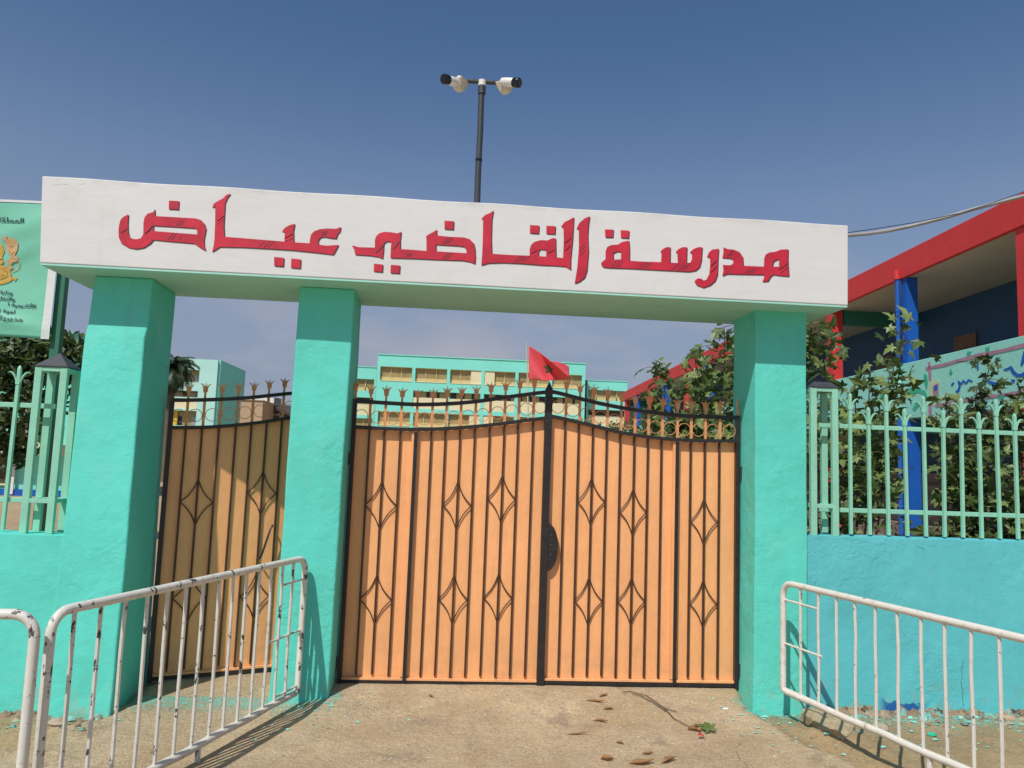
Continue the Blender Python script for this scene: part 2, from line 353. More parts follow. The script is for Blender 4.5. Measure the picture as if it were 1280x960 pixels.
slabc = a.c; a.c = dirt; a.mix(a.attr('slab'), slabc)
pk = a.ramp(a.math('ADD', a.noise(30, 7, .75, off=2), a.mul(a.attr('splash'), .20)), .66, .68)
a.mix(a.mul(pk, a.ramp(a.attr('splash'), .02, .12), .85), (.20, .55, .44))
pk2 = a.ramp(a.noise(34, 6, .75, off=33), .665, .68); a.mix(a.mul(pk2, .85, a.ramp(a.noise(1.6, 3, off=40), .47, .60), a.attr('slab')), (.78, .74, .66))
a.bump(a.noise(24, 8, .7), .022); a.bump(a.noise(90, 4, .6), .004); a.bump(a.mul(spk, .6), .003); a.bump(pk, .0015)
M['ground'] = a.done(); gm.materials.append(M['ground'])
structure(link('ground', gm))

# ================================================================== GATE PORTAL
LY0, LY1, LZ0, LZ1, LX0, LX1 = 5.07, 5.88, 2.778, 3.352, -2.70, 2.695
portal = thing('gate_portal', 'teal three-pillar school gateway under a white lintel with red painted lettering', 'gateway', (0, 5.5, 0))
b = MB(); nseg = 40; top = []
V_, F_ = [], []
for i in range(nseg+1):                                   # hand-trowelled beam: edges wander by a few mm
    t = i/nseg; x0 = LX0+(LX1-LX0)*t; xt = (LX0-.04)+(LX1+.006-LX0+.04)*t
    w1, w2 = .0015*noise.noise(Vector((t*9, 1, 0))), .002*noise.noise(Vector((t*9, 5, 0)))
    V_ += [(x0, LY0+w1, LZ0+w2), (xt, LY0+w2*.6, LZ1+w1+.003*math.sin(t*37)), (xt, LY1, LZ1+w2), (x0, LY1, LZ0+w1)]
for i in range(nseg):
    a4, b4 = 4*i, 4*i+4
    for k in range(4): F_.append((a4+k, a4+(k+1) % 4, b4+(k+1) % 4, b4+k))
F_ += [(0, 3, 2, 1), (4*nseg, 4*nseg+1, 4*nseg+2, 4*nseg+3)]
lintel = b.add(V_, F_).build('lintel', 'white', portal, bevel=.006)
MB().box((LX0+.004, LY0+.004, LZ0-.014), (LX1-.004, LY1-.004, LZ0-.0015)).build('soffit', 'soffit', portal)
def loft(rings, name, mat, par, bev):
    b = MB(); n = len(rings); V_ = [v for r_ in rings for v in r_]; F_ = []
    for i in range(n-1):
        for k in range(4): F_.append((4*i+k, 4*i+(k+1) % 4, 4*i+4+(k+1) % 4, 4*i+4+k))
    F_ += [(3, 2, 1, 0), (4*n-4, 4*n-3, 4*n-2, 4*n-1)]
    return b.add(V_, F_).build(name, mat, par, bevel=bev, seg=3)
def pillar(keys, label):
    """keys: list of z, xl, xr, yf, yb, xrb"""
    rings = []; zs = []
    for (k0, k1) in zip(keys[:-1], keys[1:]):
        st = max(1, int((k1[0]-k0[0])/.12))
        for i in range(st): zs.append([k0[j]+(k1[j]-k0[j])*i/st for j in range(6)])
    zs.append(list(keys[-1]))
    for z, xl, xr, yf, yb, xrb in zs:
        j = [.006*noise.noise(Vector((z*3.1, q*7.7, keys[0][1]*5))) for q in range(5)]
        rings.append([(xl+j[0], yf+j[1], z), (xr+j[2], yf+j[3], z), (xrb+j[2], yb, z), (xl+j[0], yb, z)])
    o = loft(rings, 'pillar', 'teal', portal, .014); o['label'] = label; return o
ZT = LZ0-.014
pillar([(-.15, -2.42, -2.0, 5.02, 5.78, -2.06), (.0, -2.42, -2.004, 5.03, 5.78, -2.07), (1.05, -2.425, -2.03, 5.125, 5.78, -2.085), (2.35, -2.478, -2.085, 5.275, 5.78, -2.09), (2.42, -2.470, -2.075, 5.285, 5.78, -2.09), (ZT, -2.46, -2.08, 5.30, 5.78, -2.09)], 'thick leaning pillar between the boundary wall and the narrow gate')
pillar([(-.15, -1.125, -.74, 5.29, 5.80, -.735), (.9, -1.108, -.733, 5.30, 5.80, -.735), (ZT, -1.10, -.722, 5.305, 5.80, -.735)], 'pillar between the narrow gate and the double gate')
pillar([(-.15, 2.10, 2.475, 5.28, 5.74, 2.115), (.1, 2.122, 2.497, 5.30, 5.74, 2.13), (ZT, 2.135, 2.508, 5.315, 5.74, 2.135)], 'pillar on the side of the red building')

# painted lettering, traced in lintel coordinates
def onlintel(x, y, d): p = atY(x, y, LY0); return Vector((p.x, LY0-.0042+d, p.z))
def glyph(name, loops, hatch=(), par=lintel):
    b = MB()
    vs_, fs = curve_mesh(loops, lambda x, y, d: onlintel(x, y, d), .0018); b.add(vs_, fs)
    b.cur = 1
    out = [[(x+1.1, y+1.0) for x, y in lp] for lp in loops]
    vs_, fs = curve_mesh(out, lambda x, y, d: onlintel(x, y, d)+Vector((0, .0012, 0)), .0012); b.add(vs_, fs)
    for h in hatch:
        vs_, fs = curve_mesh([ribbon(h, .75)], lambda x, y, d: onlintel(x, y, d)+Vector((0, -.0008, 0)), .0006); b.add(vs_, fs)
    return b.build(name, ['sign_red', 'sign_dark'], par)
def Z(ox, oy, s):
    return lambda pts: [(ox+x/s, oy+y/s) for x, y in pts]
zA, zB, zC = Z(140, 230, 4.267), Z(430, 230, 4.267), Z(720, 230, 3.556)
def hat(zf, *sets):
    o = []
    for x, y, n, dx, dy, st in sets:
        for i in range(n): o.append(zf([(x+i*st, y), (x+dx/2+i*st+1.5, y-dy*.48), (x+dx+i*st, y-dy)]))
    return o
glyph('letter', [zA([(88,163),(62,176),(47,192),(40,215),(36,250),(38,288),(52,317),(88,339),(130,347),(170,340),(205,318),(222,298),(300,306),(440,318),(470,340),(500,356),(493,330),(491,300),(502,240),(495,215),(475,193),(445,184),(230,172),(229,135),(222,150),(190,160),(175,178),(169,205),(168,268),(155,290),(130,296),(105,292),(92,278),(86,250),(85,210)]), zA([(222,222),(442,236),(455,242),(455,270),(222,252)])],
      hat(zA, (48,262,2,28,22,8), (176,268,3,40,42,3), (300,300,2,30,38,16), (358,300,1,14,18,1), (343,225,3,18,34,13)))
glyph('letter', [zA([(632,52),(612,58),(592,78),(565,92),(545,105),(535,125),(552,120),(551,200),(548,290),(543,330),(535,362),(575,336),(700,338),(850,346),(960,353),(1050,362),(1180,377),(1193,355),(1208,325),(1150,330),(1102,325),(1100,302),(1110,286),(1130,282),(1165,288),(1195,292),(1202,270),(1216,252),(1221,230),(1195,240),(1150,238),(1108,242),(1080,252),(1062,270),(1056,298),(1054,317),(970,312),(968,250),(975,213),(952,219),(925,232),(907,253),(922,258),(920,308),(600,282),(597,220),(604,100),(615,75)])],
      hat(zA, (562,200,3,36,28,0), (785,338,1,30,34,1), (810,340,2,36,36,22), (920,290,2,45,22,2), (925,308,1,40,18,1), (1118,275,3,14,24,9)) + [zA([(562,218),(598,190)])])
for q in ([(305,90),(358,92),(355,137),(304,134)], [(865,390),(917,394),(914,440),(866,436)], [(957,398),(1007,403),(1004,450),(955,446)]): glyph('letter_dot', [zA(q)])
glyph('letter', [zB([(43,328),(80,338),(165,340),(165,300),(172,280),(187,264),(215,256),(250,258),(285,264),(305,255),(300,300),(300,348),(370,352),(440,358),(440,300),(438,278),(455,268),(480,255),(494,243),(494,275),(560,282),(640,286),(670,295),(692,318),(698,345),(700,390),(698,426),(670,415),(630,408),(500,404),(380,398),(248,394),(250,340),(253,312),(240,306),(222,308),(212,320),(210,360),(205,398),(180,388),(140,382),(60,377),(55,350)]), zB([(490,323),(610,330),(640,335),(653,350),(653,370),(490,360)])],
      hat(zB, (168,370,2,42,40,4), (262,350,2,30,40,4), (333,388,3,10,20,10), (522,400,3,30,32,14), (525,318,3,34,30,13)))
for q in ([(536,197),(585,199),(583,243),(536,240)], [(160,426),(207,430),(204,470),(159,466)], [(250,432),(298,435),(295,477),(248,474)], [(992,220),(1040,222),(1037,265),(991,262)], [(1080,224),(1127,226),(1124,268),(1079,265)]): glyph('letter_dot', [zB(q)])
glyph('letter', [zB([(796,142),(780,155),(755,165),(733,185),(742,190),(740,300),(737,380),(732,433),(770,422),(850,420),(950,425),(1050,433),(1130,436),(1180,440),(1208,458),(1208,400),(1218,300),(1225,178),(1205,190),(1175,205),(1158,228),(1170,232),(1172,300),(1168,395),(1130,392),(1128,290),(1110,290),(1085,302),(1050,300),(1015,310),(998,325),(990,350),(990,383),(900,380),(788,373),(785,300),(788,190)]), zB([(1045,348),(1078,352),(1078,388),(1036,386),(1037,360)])],
      hat(zB, (905,418,3,42,34,22), (1175,318,2,34,28,2), (1178,358,2,30,28,1), (998,372,2,32,18,1), (1088,370,2,34,18,2)))
glyph('letter', [[(736.9,270.5),(731,273),(724,279),(720.6,286),(723.5,286.5),(723.5,310),(721.5,335),(718.3,354.2),(724,352),(730.5,347),(733.5,338),(735.3,315),(734.5,295),(735.5,280)]], [[(724.5,312),(731,304)], [(724.5,316),(731.5,308)], [(724.5,321),(732,313)]])
glyph('letter', [zC([(112,350),(122,342),(131,335),(131,300),(138,281),(155,272),(185,270),(205,258),(234,252),(237,280),(237,342),(300,346),(378,348),(380,305),(374,302),(385,290),(400,282),(418,281),(417,350),(452,352),(450,306),(442,303),(455,290),(470,282),(492,281),(490,352),(508,350),(515,335),(515,308),(505,305),(520,290),(540,282),(560,281),(556,340),(548,370),(530,385),(500,390),(430,386),(240,376),(150,373),(120,370),(112,360)]), zC([(165,308),(180,300),(200,302),(200,335),(165,337)])],
      hat(zC, (160,372,3,18,30,14), (283,374,3,24,26,14), (425,384,1,34,30,1), (452,384,3,30,32,12)))
for q in ([(128,203),(165,203),(163,237),(130,237)], [(198,206),(235,208),(233,241),(199,239)]): glyph('letter_dot', [zC(q)])
glyph('letter', [zC([(633,288),(605,292),(590,305),(582,325),(595,325),(596,360),(592,400),(580,425),(567,430),(556,421),(540,420),(526,432),(535,450),(565,461),(595,450),(618,430),(628,400),(630,340)])], hat(zC, (597,366,2,28,24,1), (598,394,2,26,26,1)))
glyph('letter', [zC([(655,282),(672,290),(700,292),(725,303),(740,325),(743,364),(790,366),(835,368),(836,330),(842,315),(858,305),(885,302),(910,292),(942,291),(941,340),(945,410),(915,408),(875,403),(865,410),(852,432),(828,434),(835,420),(835,403),(760,402),(670,400),(650,408),(655,385),(652,360),(680,362),(695,358),(700,345),(695,335),(680,330),(650,328),(655,305)]), zC([(875,348),(882,340),(902,333),(902,368),(873,369)])],
      hat(zC, (750,398,3,24,24,14), (672,322,2,20,26,9), (898,384,2,40,30,2), (905,398,1,34,26,1)))

# ================================================================== BOUNDARY WALLS
def wall_mesh(x0, x1, yf, yb, z0, z1, seed, rough=.006, lean=0):
    n = int((x1-x0)/.08); V_, F_ = [], []; hz = 10
    prof = [(yf+lean*(z0+(z1-z0)*k/hz), z0+(z1-z0)*k/hz) for k in range(hz+1)]+[(yb, z1), (yb, z0)]
    for i in range(n+1):
        x = x0+(x1-x0)*i/n
        for k, (y, z) in enumerate(prof):
            w = rough*noise.noise(Vector((x*2.2, z*3, seed))) if k <= hz else 0
            zz = z+(.006*noise.noise(Vector((x*4, 2, seed))) if k in (hz, hz+1) else 0)
            V_.append((x, y+w, zz))
    m_ = len(prof)
    for i in range(n):
        for k in range(m_): F_.append((i*m_+k, i*m_+(k+1) % m_, (i+1)*m_+(k+1) % m_, (i+1)*m_+k))
    F_ += [tuple(range(m_)), tuple(range((n+1)*m_-1, n*m_-1, -1))]
    return MB().add(V_, F_)
tag(wall_mesh(-9, -2.40, 5.046, 5.42, -.15, 1.045, 3, .004, .09).build('boundary_wall', 'teal', None, smooth=True), 'low teal rendered wall beside the leaning pillar, under the banner', 'wall')
tag(wall_mesh(2.49, 9.5, 5.325, 5.55, -.15, 1.172, 8).build('boundary_wall', 'cyan_wall', None, smooth=True), 'low cyan-blue rendered wall with crumbling foot beside the plane saplings', 'wall')

# ================================================================== RAILINGS
def scroll(b, z, s=1.0):
    for sg in (-1, 1):
        pts = [(sg*.012, 0, z-.06), (sg*.016, 0, z-.032), (sg*.028, 0, z-.004), (sg*.045, 0, z+.016), (sg*.060, 0, z+.020), (sg*.070, 0, z+.013)]
        b.strip([(p[0]*s, p[1], p[2]) for p in pts], .0042, .008, Vector((.75, 0, -sg*.66)), Vector((0, 1, 0)))
def picket_mesh(h, name):
    b = MB(); w = .0105; b.hexa([(-w, -w, 0), (w, -w, 0), (w, w, 0), (-w, w, 0), (-w, -w, h-.02), (w, -w, h-.02), (w, w, h-.02), (-w, w, h-.02)])
    b.hexa([(-w, -w, h-.02), (w, -w, h-.02), (w, w, h-.02), (-w, w, h-.02), (-w*.4, -w*.4, h), (w*.4, -w*.4, h), (w*.4, w*.4, h), (-w*.4, w*.4, h)])
    s_ = MB(); scroll(s_, h-.062)
    s_.box((-.0135, -.0135, h-.125), (.0135, .0135, h-.105))
    return b.mesh('picket', 'mint'), s_.mesh('scroll', 'mint')
def railing(label, x0, post_x, xs_, ys_, zbase, z_hi, z_lo, rails, pitch_alt, post_h, par_rot=0, side=1):
    t = thing('iron_railing', label, 'railing', (post_x, ys_, zbase))
    hi = picket_mesh(z_hi-zbase-.012, 'p'); lo = picket_mesh(z_lo-zbase-.012, 'p')
    for i, x in enumerate(xs_):
        pm = hi if (i+pitch_alt) % 2 == 0 else lo
        p = link('picket', pm[0], t, (x-post_x, random.uniform(-.002, .002), .012)); p.rotation_euler = (random.uniform(-.006, .006), random.uniform(-.008, .008), 0)
        link('scroll', pm[1], p)
    for z in rails:
        MB().box((min(x0, post_x), ys_+.0115, z-.016), (max(x0, post_x), ys_+.0305, z+.016)).build('rail', 'mint', t, bevel=.003)
    # square lattice post with pyramid cap
    b = MB(); hw = .080; lw = .034
    for sx_ in (-1, 1):
        for sy_ in (-1, 1): b.box((post_x+sx_*hw-lw/2*1.3, ys_+.02+sy_*hw-lw/2, zbase), (post_x+sx_*hw+lw/2*1.3, ys_+.02+sy_*hw+lw/2, zbase+post_h))
    for z in (post_h-.012, .21):
        for sy_ in (-1, 1): b.box((post_x-hw+.021, ys_+.02+sy_*hw-lw/2+.002, zbase+z-.016), (post_x+hw-.021, ys_+.02+sy_*hw+lw/2-.002, zbase+z+.012))
        for sx_ in (-1, 1): b.box((post_x+sx_*hw-lw/2, ys_+.02-hw+.0162, zbase+z-.015), (post_x+sx_*hw+lw/2, ys_+.02+hw-.0162, zbase+z+.011))
    po = b.build('post', 'mint', t, bevel=.002)
    c = MB(); e = hw+.022; zc = zbase+post_h+.001; yc = ys_+.02
    c.add([(post_x-e, yc-e, zc), (post_x+e, yc-e, zc), (post_x+e, yc+e, zc), (post_x-e, yc+e, zc), (post_x-e, yc-e, zc+.008), (post_x+e, yc-e, zc+.008), (post_x+e, yc+e, zc+.008), (post_x-e, yc+e, zc+.008), (post_x, yc, zc+.105)],
          [(3, 2, 1, 0), (0, 1, 5, 4), (1, 2, 6, 5), (2, 3, 7, 6), (3, 0, 4, 7), (4, 5, 8), (5, 6, 8), (6, 7, 8), (7, 4, 8)]); c.build('cap', 'cap', po)
    return t
YR = 5.42
pr = [atY(x, 600, YR).x for x in (1063, 1086.4, 1109.7, 1133, 1155.8, 1178, 1201.6, 1224.3, 1247, 1270.7)]
st = (pr[-1]-pr[0])/9; pr = [pr[0]+st*i for i in range(20)]
zb_r = 1.172
railing('mint green railing with curled pickets on the cyan wall, right of the gateway', pr[-1]+.1, atY(1025, 600, YR).x, pr, YR, zb_r, atY(1109, 493, YR).z, atY(1086, 509, YR).z, (atY(1063, 533, YR).z, atY(1063, 638, YR).z), 0, atY(1027, 486, YR).z-zb_r)
YL = 5.30
pl_ = [atY(14, 557, YL).x]; pl_ = [pl_[0]-.145*i for i in range(12)]
railing('mint green railing on the teal wall in front of the banner', pl_[-1]-.1, atY(62, 560, YL).x, pl_, YL, 1.045, atY(25.7, 457, YL).z, atY(3, 482, YL).z, (atY(20, 506, YL).z, atY(20, 625, YL).z), 0, atY(60, 460, YL).z-1.045)

# ================================================================== GATES
TUL = [(-.008,0),(-.015,.007),(-.016,.030),(-.023,.048),(-.037,.062),(-.022,.058),(-.010,.040),(-.011,.062),(-.004,.040),(0,.078),(.004,.040),(.011,.062),(.010,.040),(.022,.058),(.037,.062),(.023,.048),(.016,.030),(.015,.007),(.008,0)]
def interp(tab, u):
    if u <= tab[0][0]: return tab[0][1]
    for (a, b), (c, d) in zip(tab[:-1], tab[1:]):
        if u <= c: t = (u-a)/(c-a); return b+(d-b)*t
    return tab[-1][1]
def smooth_tab(tab, u):
    return sum(interp(tab, u+d)*w for d, w in ((-.10, 1), (-.05, 2), (0, 3), (.05, 2), (.1, 1)))/9
def leaf(label, O, th, U0, U1, bars, thick, top, low, diamonds, zb, posts, stile_top):
    """one sheet-steel gate leaf in its own frame: u along the leaf, v backwards"""
    t = thing('gate_leaf', label, 'gate', (O[0], O[1], 0), th)
    W_ = WM[t.name]; L = lambda u, v, z: W_ @ Vector((u, v, z))
    ux = (W_.to_3x3() @ Vector((1, 0, 0))); vx = (W_.to_3x3() @ Vector((0, 1, 0)))
    ZV = Vector((0, 0, 1))
    zt = lambda u: smooth_tab(top, u); zl = lambda u: smooth_tab(low, u)
    # rails
    us = [U0+(U1-U0)*i/36 for i in range(37)]
    for f, n_ in ((zt, 'top_rail'), (zl, 'middle_rail')):
        MB().strip([L(u, 0, f(u)) for u in us], (.0135 if n_ == 'top_rail' else .0125), .014, ZV, vx).build(n_, 'black', t)
    MB().strip([L(U0, .014, zb-.006), L(U1, .014, zb-.006)], .0125, .014, ZV, vx).build('bottom_rail', 'black', t)
    # sheets between section breaks
    br = [U0]+thick+[U1]
    for a_, c_ in zip(br[:-1], br[1:]):
        uu = [a_+(c_-a_)*i/18 for i in range(19)]; V_ = []
        for u in uu: V_ += [L(u, .030+.0065*noise.noise(Vector((u*5, 0, O[0]))), zb+.008), L(u, .030+.0065*noise.noise(Vector((u*5, 3, O[0]))), (zb+zl(u))/2), L(u, .030, zl(u)-.004)]
        b = MB(); n = len(uu)
        back = [v+vx*.003 for v in V_]; F_ = []
        for i in range(n-1):
            for k in range(2): F_ += [(3*i+k, 3*i+k+1, 3*i+k+4, 3*i+k+3), (3*n+3*i+k, 3*n+3*i+k+3, 3*n+3*i+k+4, 3*n+3*i+k+1)]
        b.add(V_+back, F_); b.build('sheet', 'orange', t, smooth=True)
        MB().strip([L(a_+.012, .012, zb+.015), L(c_-.012, .012, zb+.015)], .007, .013, ZV, vx).build('lip', 'orange', t)
    # bars
    for u in bars:
        w = .0064
        MB().strip([L(u, .0185, zb+.035+random.uniform(-.006, .006)), L(u+random.uniform(-.002, .002), .0185, zl(u)-.0125)], w, .008, ux, vx).build('bar', 'iron_brown', t)
    for u in thick:
        MB().strip([L(u, .006, zb-.0), L(u, .006, zl(u)-.0165)], .0115, .016, ux, vx).build('fold_bar', 'black', t)
        MB().strip([L(u-.021, .014, zb+.03), L(u-.021, .014, zl(u)-.018)], .0085, .014, ux, vx).build('cover_strip', 'orange', t)
    for u, w, z1 in posts:
        b = MB(); b.strip([L(u, .004, zb-.03), L(u, .004, z1)], w, .019, ux, vx)
        p = b.build('stile', 'black', t)
        if stile_top and abs(u-stile_top) < .02:
            c = MB(); q = [L(u+dx*w, .004+dy*.019, z1) for dx, dy in ((-1, -1), (1, -1), (1, 1), (-1, 1))]; c.add(q+[L(u, .004, z1+.06)], [(0, 1, 2, 3), (0, 1, 4), (1, 2, 4), (2, 3, 4), (3, 0, 4)]); c.build('spike', 'black', t)
    # wrought diamonds
    for u, z, hw, hh in diamonds:
        b = MB()
        for sx_ in (-1, 1):
            for sz_ in (-1, 1):
                pts = []
                for i in range(9):
                    k = i/8; pts.append(L(u+sx_*hw*(k-.10*math.sin(math.pi*k)), .0185, z+sz_*hh*((1-k)-.08*math.sin(math.pi*k))))
                b.tube(pts, .0042, 5)
        b.build('scroll', 'iron_brown', t)
    # spear stems with tulips, rings between
    allu = sorted(list(bars)+list(thick)); tulip = MB().prism([(x, -.005, z) for x, z in TUL], (0, .010, 0)).mesh('finial', 'orange_trim')
    for u in allu:
        zz = zt(u)+.052+random.uniform(-.004, .004)
        s_ = MB().strip([L(u, .004, zl(u)+.0125), L(u, .004, zt(u)-.0135)], .0095, .005, ux, vx); s_.strip([L(u, .004, zt(u)+.0135), L(u, .004, zz)], .0075, .005, ux, vx)
        sp = s_.build('stem', 'orange_trim', t)
        f = link('finial', tulip, sp, (u, .004, zz-.002), random.uniform(-.25, .25)); f.scale = (1.05, 1, random.uniform(.95, 1.1))
    for u, w, z1 in posts:
        if O[0] == 0 and abs(u-MID) > .1:
            sp = MB().strip([L(u, -.0, z1+.001), L(u, -.0, z1+.05)], .009, .005, ux, vx).build('stem', 'orange_trim', t); link('finial', tulip, sp, (u, 0, z1+.048), 1.1)
    seq = sorted(set(allu+[U0+.0, U1-.0]))
    for a_, c_ in zip(seq[:-1], seq[1:]):
        if c_-a_ < .06: continue
        u = (a_+c_)/2; z = (zl(u)+zt(u))/2-.012; r_ = min(.046, (c_-a_)/2-.004)
        MB().tube([L(u+r_*math.cos(k*math.pi/10), .004, z+r_*math.sin(k*math.pi/10)) for k in range(21)], .0028, 5, False).build('ring', 'orange_trim', t, smooth=True)
    return t, L, ux, vx
GY = 5.57
def U(x, y): p = atY(x, y, GY); return p.x, p.z
MID = U(683, 600)[0]
bl = [U(x, 552)[0] for x in (460.5, 479.8, 500, 538.7, 556.4, 574.7, 593, 611.5, 629.8, 647.5, 665.8)]
tl = [U(x, y) for x, y in ((437, 500.6), (481, 503.7), (521.5, 506), (560, 505), (596.7, 502), (633, 496.5), (688, 489.2))]
ll = [U(x, y) for x, y in ((437, 533), (481, 536), (521.5, 537), (560, 535.8), (596.7, 533), (633, 529), (688, 521.5))]
th_l = [U(519.5, 552)[0]]
UL, UR = -.722, 2.112
zbl, zbr = .068, .082
def dia(lst, sp=.112): return [(U(x, y)[0], U(x, y)[1], sp*.98, .172) for x, y in lst]
gate_l, Lf, ux, vx = leaf('orange steel leaf of the double gate, next to the middle pillar', (0, GY), 0, UL, MID-.014, bl, th_l, tl, ll,
    [(bl[1], U(476, 632)[1], .114, .172), (bl[1], U(468, 750)[1], .114, .172), (bl[5], U(572, 632)[1], .104, .172), (bl[5], U(565, 750)[1], .104, .172), (bl[8], U(627, 624)[1], .104, .172), (bl[8], U(620, 748)[1], .104, .172)],
    zbl, [(UL+.012, .014, tl[0][1]+.014)], None)
brr = [U(x, 555)[0] for x in (706.4, 723.7, 741, 758.7, 776, 793.4, 810.5, 827.8, 864, 881.8, 900)]
tr = [U(x, y) for x, y in ((688, 488.5), (741, 502.6), (781.6, 510.8), (822, 516.5), (852.8, 520), (922, 522))]
lr = [U(x, y) for x, y in ((688, 519.5), (741, 532), (781.6, 542.3), (826, 548.4), (863, 550.8), (922, 551.4))]
gate_r, Lf2, ux2, vx2 = leaf('orange steel leaf of the double gate with the pointed centre post, nearer the red building', (0, GY), 0, MID+.008, UR, brr, [U(846.7, 555)[0]], tr, lr,
    [(brr[2], U(739, 627)[1], .104, .172), (brr[2], U(735, 752)[1], .104, .172), (brr[5], U(790, 640)[1], .104, .172), (brr[5], U(788, 752)[1], .104, .172), (brr[9], U(880, 652)[1], .104, .172), (brr[9], U(879, 755)[1], .104, .172)],
    zbr, [(MID, .026, U(690, 487)[1]), (UR-.012, .014, tr[-1][1]+.014)], MID)
# half-round lock cover at the centre post
b = MB(); pz = U(683, 684)[1]; poly = [Vector((MID+.026+.072*math.cos(a_), GY-.012, pz+.165*math.sin(a_))) for a_ in [(-.5+i/14)*math.pi for i in range(15)]]
lk = b.prism(poly, (0, .02, 0)).build('lock_cover', 'black', gate_r, bevel=.003)
for k in range(6): MB().box((MID+.034, GY-.0165, pz-.09+k*.034), (MID+.042+.012*(k % 2), GY-.0125, pz-.078+k*.034)).build('rivet', 'pole', lk)
# narrow pedestrian leaf, ajar
TH = R(22.6); HO = Vector((-2.03, 5.69, 0)); nn = Vector((-math.sin(TH), math.cos(TH), 0)); dd = Vector((math.cos(TH), math.sin(TH), 0))
def US(x, y): p = atP(x, y, HO, nn); return (p-HO).dot(dd), p.z
bs = [US(x, 540)[0] for x in (232, 253, 274, 294.7, 314, 333, 352)]; bs.append(bs[-1]+.105)
ts = [US(x, y) for x, y in ((213, 500.5), (255.7, 499.9), (290, 498.7), (317.6, 496.7), (340.6, 494), (364.6, 491.4))]; ts.append((ts[-1][0]+.28, ts[-1][1]+.03))
ls = [US(x, y) for x, y in ((213, 534.5), (255.7, 534.3), (290, 532), (317.6, 529), (340.6, 525.8), (362, 522))]; ls.append((ls[-1][0]+.28, ls[-1][1]+.035))
gate_s, Lf3, ux3, vx3 = leaf('narrow orange pedestrian gate standing ajar behind the white barrier', (HO.x, HO.y), TH, 0, .985, bs, [], ts, ls,
    [(bs[1], US(245, 628)[1], .112, .165), (bs[1], US(238, 748)[1], .112, .165), (bs[5], US(326.7, 616.7)[1], .106, .165), (bs[5], US(317, 746)[1], .106, .165)],
    .03, [(.006, .016, ts[0][1]), (.975, .016, ts[-1][1])], None)
h0, h1 = US(337, 660), US(325, 695)
p_ = [(h0[0]+.02, -.0, h0[1]+.02), (h0[0]+.012, -.035, h0[1]+.014), (h0[0], -.045, h0[1]), (h1[0], -.045, h1[1]), (h1[0]-.012, -.035, h1[1]-.012), (h1[0]-.02, 0, h1[1]-.014)]
MB().tube([Lf3(*q) for q in p_], .0075, 6).build('handle', 'black', gate_s, smooth=True)
zq = US(350, 668)[1]
MB().prism([Lf3(.955-.085*math.cos(a_), -.014, zq+.15*math.sin(a_)) for a_ in [(-.5+i/12)*math.pi for i in range(13)]], vx3*.02).build('lock_cover', 'black', gate_s)
# hinges on the pillars
for g, x, zz in ((gate_l, -.731, .14), (gate_l, -.731, 1.55), (gate_r, 2.121, .14), (gate_r, 2.121, 1.55)):
    MB().tube([(x, GY-.012, zz), (x, GY-.012, zz+.09)], .013, 8).build('hinge', 'black', g, smooth=True)

# ================================================================== CROWD BARRIERS
def barrier(label, A, d, s0, s1, zt, zb, picks, ladder, legs, group='white crowd barriers', mt='rail_white'):
    d = Vector((d[0], d[1], 0)).normalized(); A = Vector((A[0], A[1], 0)); P = lambda s, z: A+d*s+Vector((0, 0, z))
    t = thing('crowd_barrier', label, 'barrier', tuple(P((s0+s1)/2, 0)), 0, group)
    pts = []; r_ = .085
    for cs, cz, a0 in ((s0+r_, zt-r_, 180), (s1-r_, zt-r_, 90)):
        for k in range(7): a_ = R(a0-k*15); pts.append(P(cs+r_*math.cos(a_), cz+r_*math.sin(a_)))
    rr = .03
    pts += [P(s1, zb+rr), P(s1-.008, zb+.01), P(s1-rr, zb)]; pts2 = [P(s0+rr, zb), P(s0+.008, zb+.01), P(s0, zb+rr)]
    n = 14; mid = [P(s1-rr+(s0+rr-s1+rr)*i/n, zb+.003*math.sin(i*1.7)) for i in range(1, n)]
    full = pts+mid+pts2+[pts[0]]
    MB().tube(full, .0205, 10, False).build('frame', mt, t, smooth=True)
    for i, s in enumerate(picks):
        b1, b2 = random.uniform(-.006, .006), random.uniform(-.004, .004)
        MB().tube([P(s, zb+.005), P(s+b1*.8, zb+(zt-zb)*.35)+Vector((b2, b1, 0)), P(s+b1, zb+(zt-zb)*.7), P(s+b2, zt-.008)], .0095, 7).build('picket', mt, t, smooth=True)
    for z, over in ladder:
        MB().tube([P(over[0], z), P(over[1], z-.004)], .0075, 7).build('rung', mt, t, smooth=True)
    for s in legs:
        MB().tube([P(s, zb), P(s, .0)], .015, 8).build('foot', mt, t, smooth=True)
    return t
barrier('white steel barrier with chipped paint leading to the middle pillar', (-.96, 5.17), (-.59, -1.75), -.085, 1.95, .935, .082, [.068, .194, .322, .451, .58, .712, .837, .979, 1.117, 1.254, 1.395, 1.54, 1.687, 1.832],
        [(.80, (-.10, .20)), (.475, (-.085, .30)), (.125, (-.10, .20))], [.92, 1.75])
barrier('white steel barrier standing against the cyan wall', (2.27, 5.11), (.43, -1.6), -.035, 2.0, .872, .165, [.137, .299, .455, .609, .762, .924, 1.083, 1.232, 1.384, 1.533, 1.69, 1.84],
        [(.76, (-.06, .305)), (.475, (-.03, .33)), (.185, (-.06, .30))], [1.12, 1.8], mt='rail_cream')
barrier('white steel barrier cut off at the picture edge, end to end with the chipped one', (-1.60, 3.235), (-.985, -.06), 0, 2.0, .945, .09, [.16+.14*i for i in range(13)],
        [], [.4, 1.6])

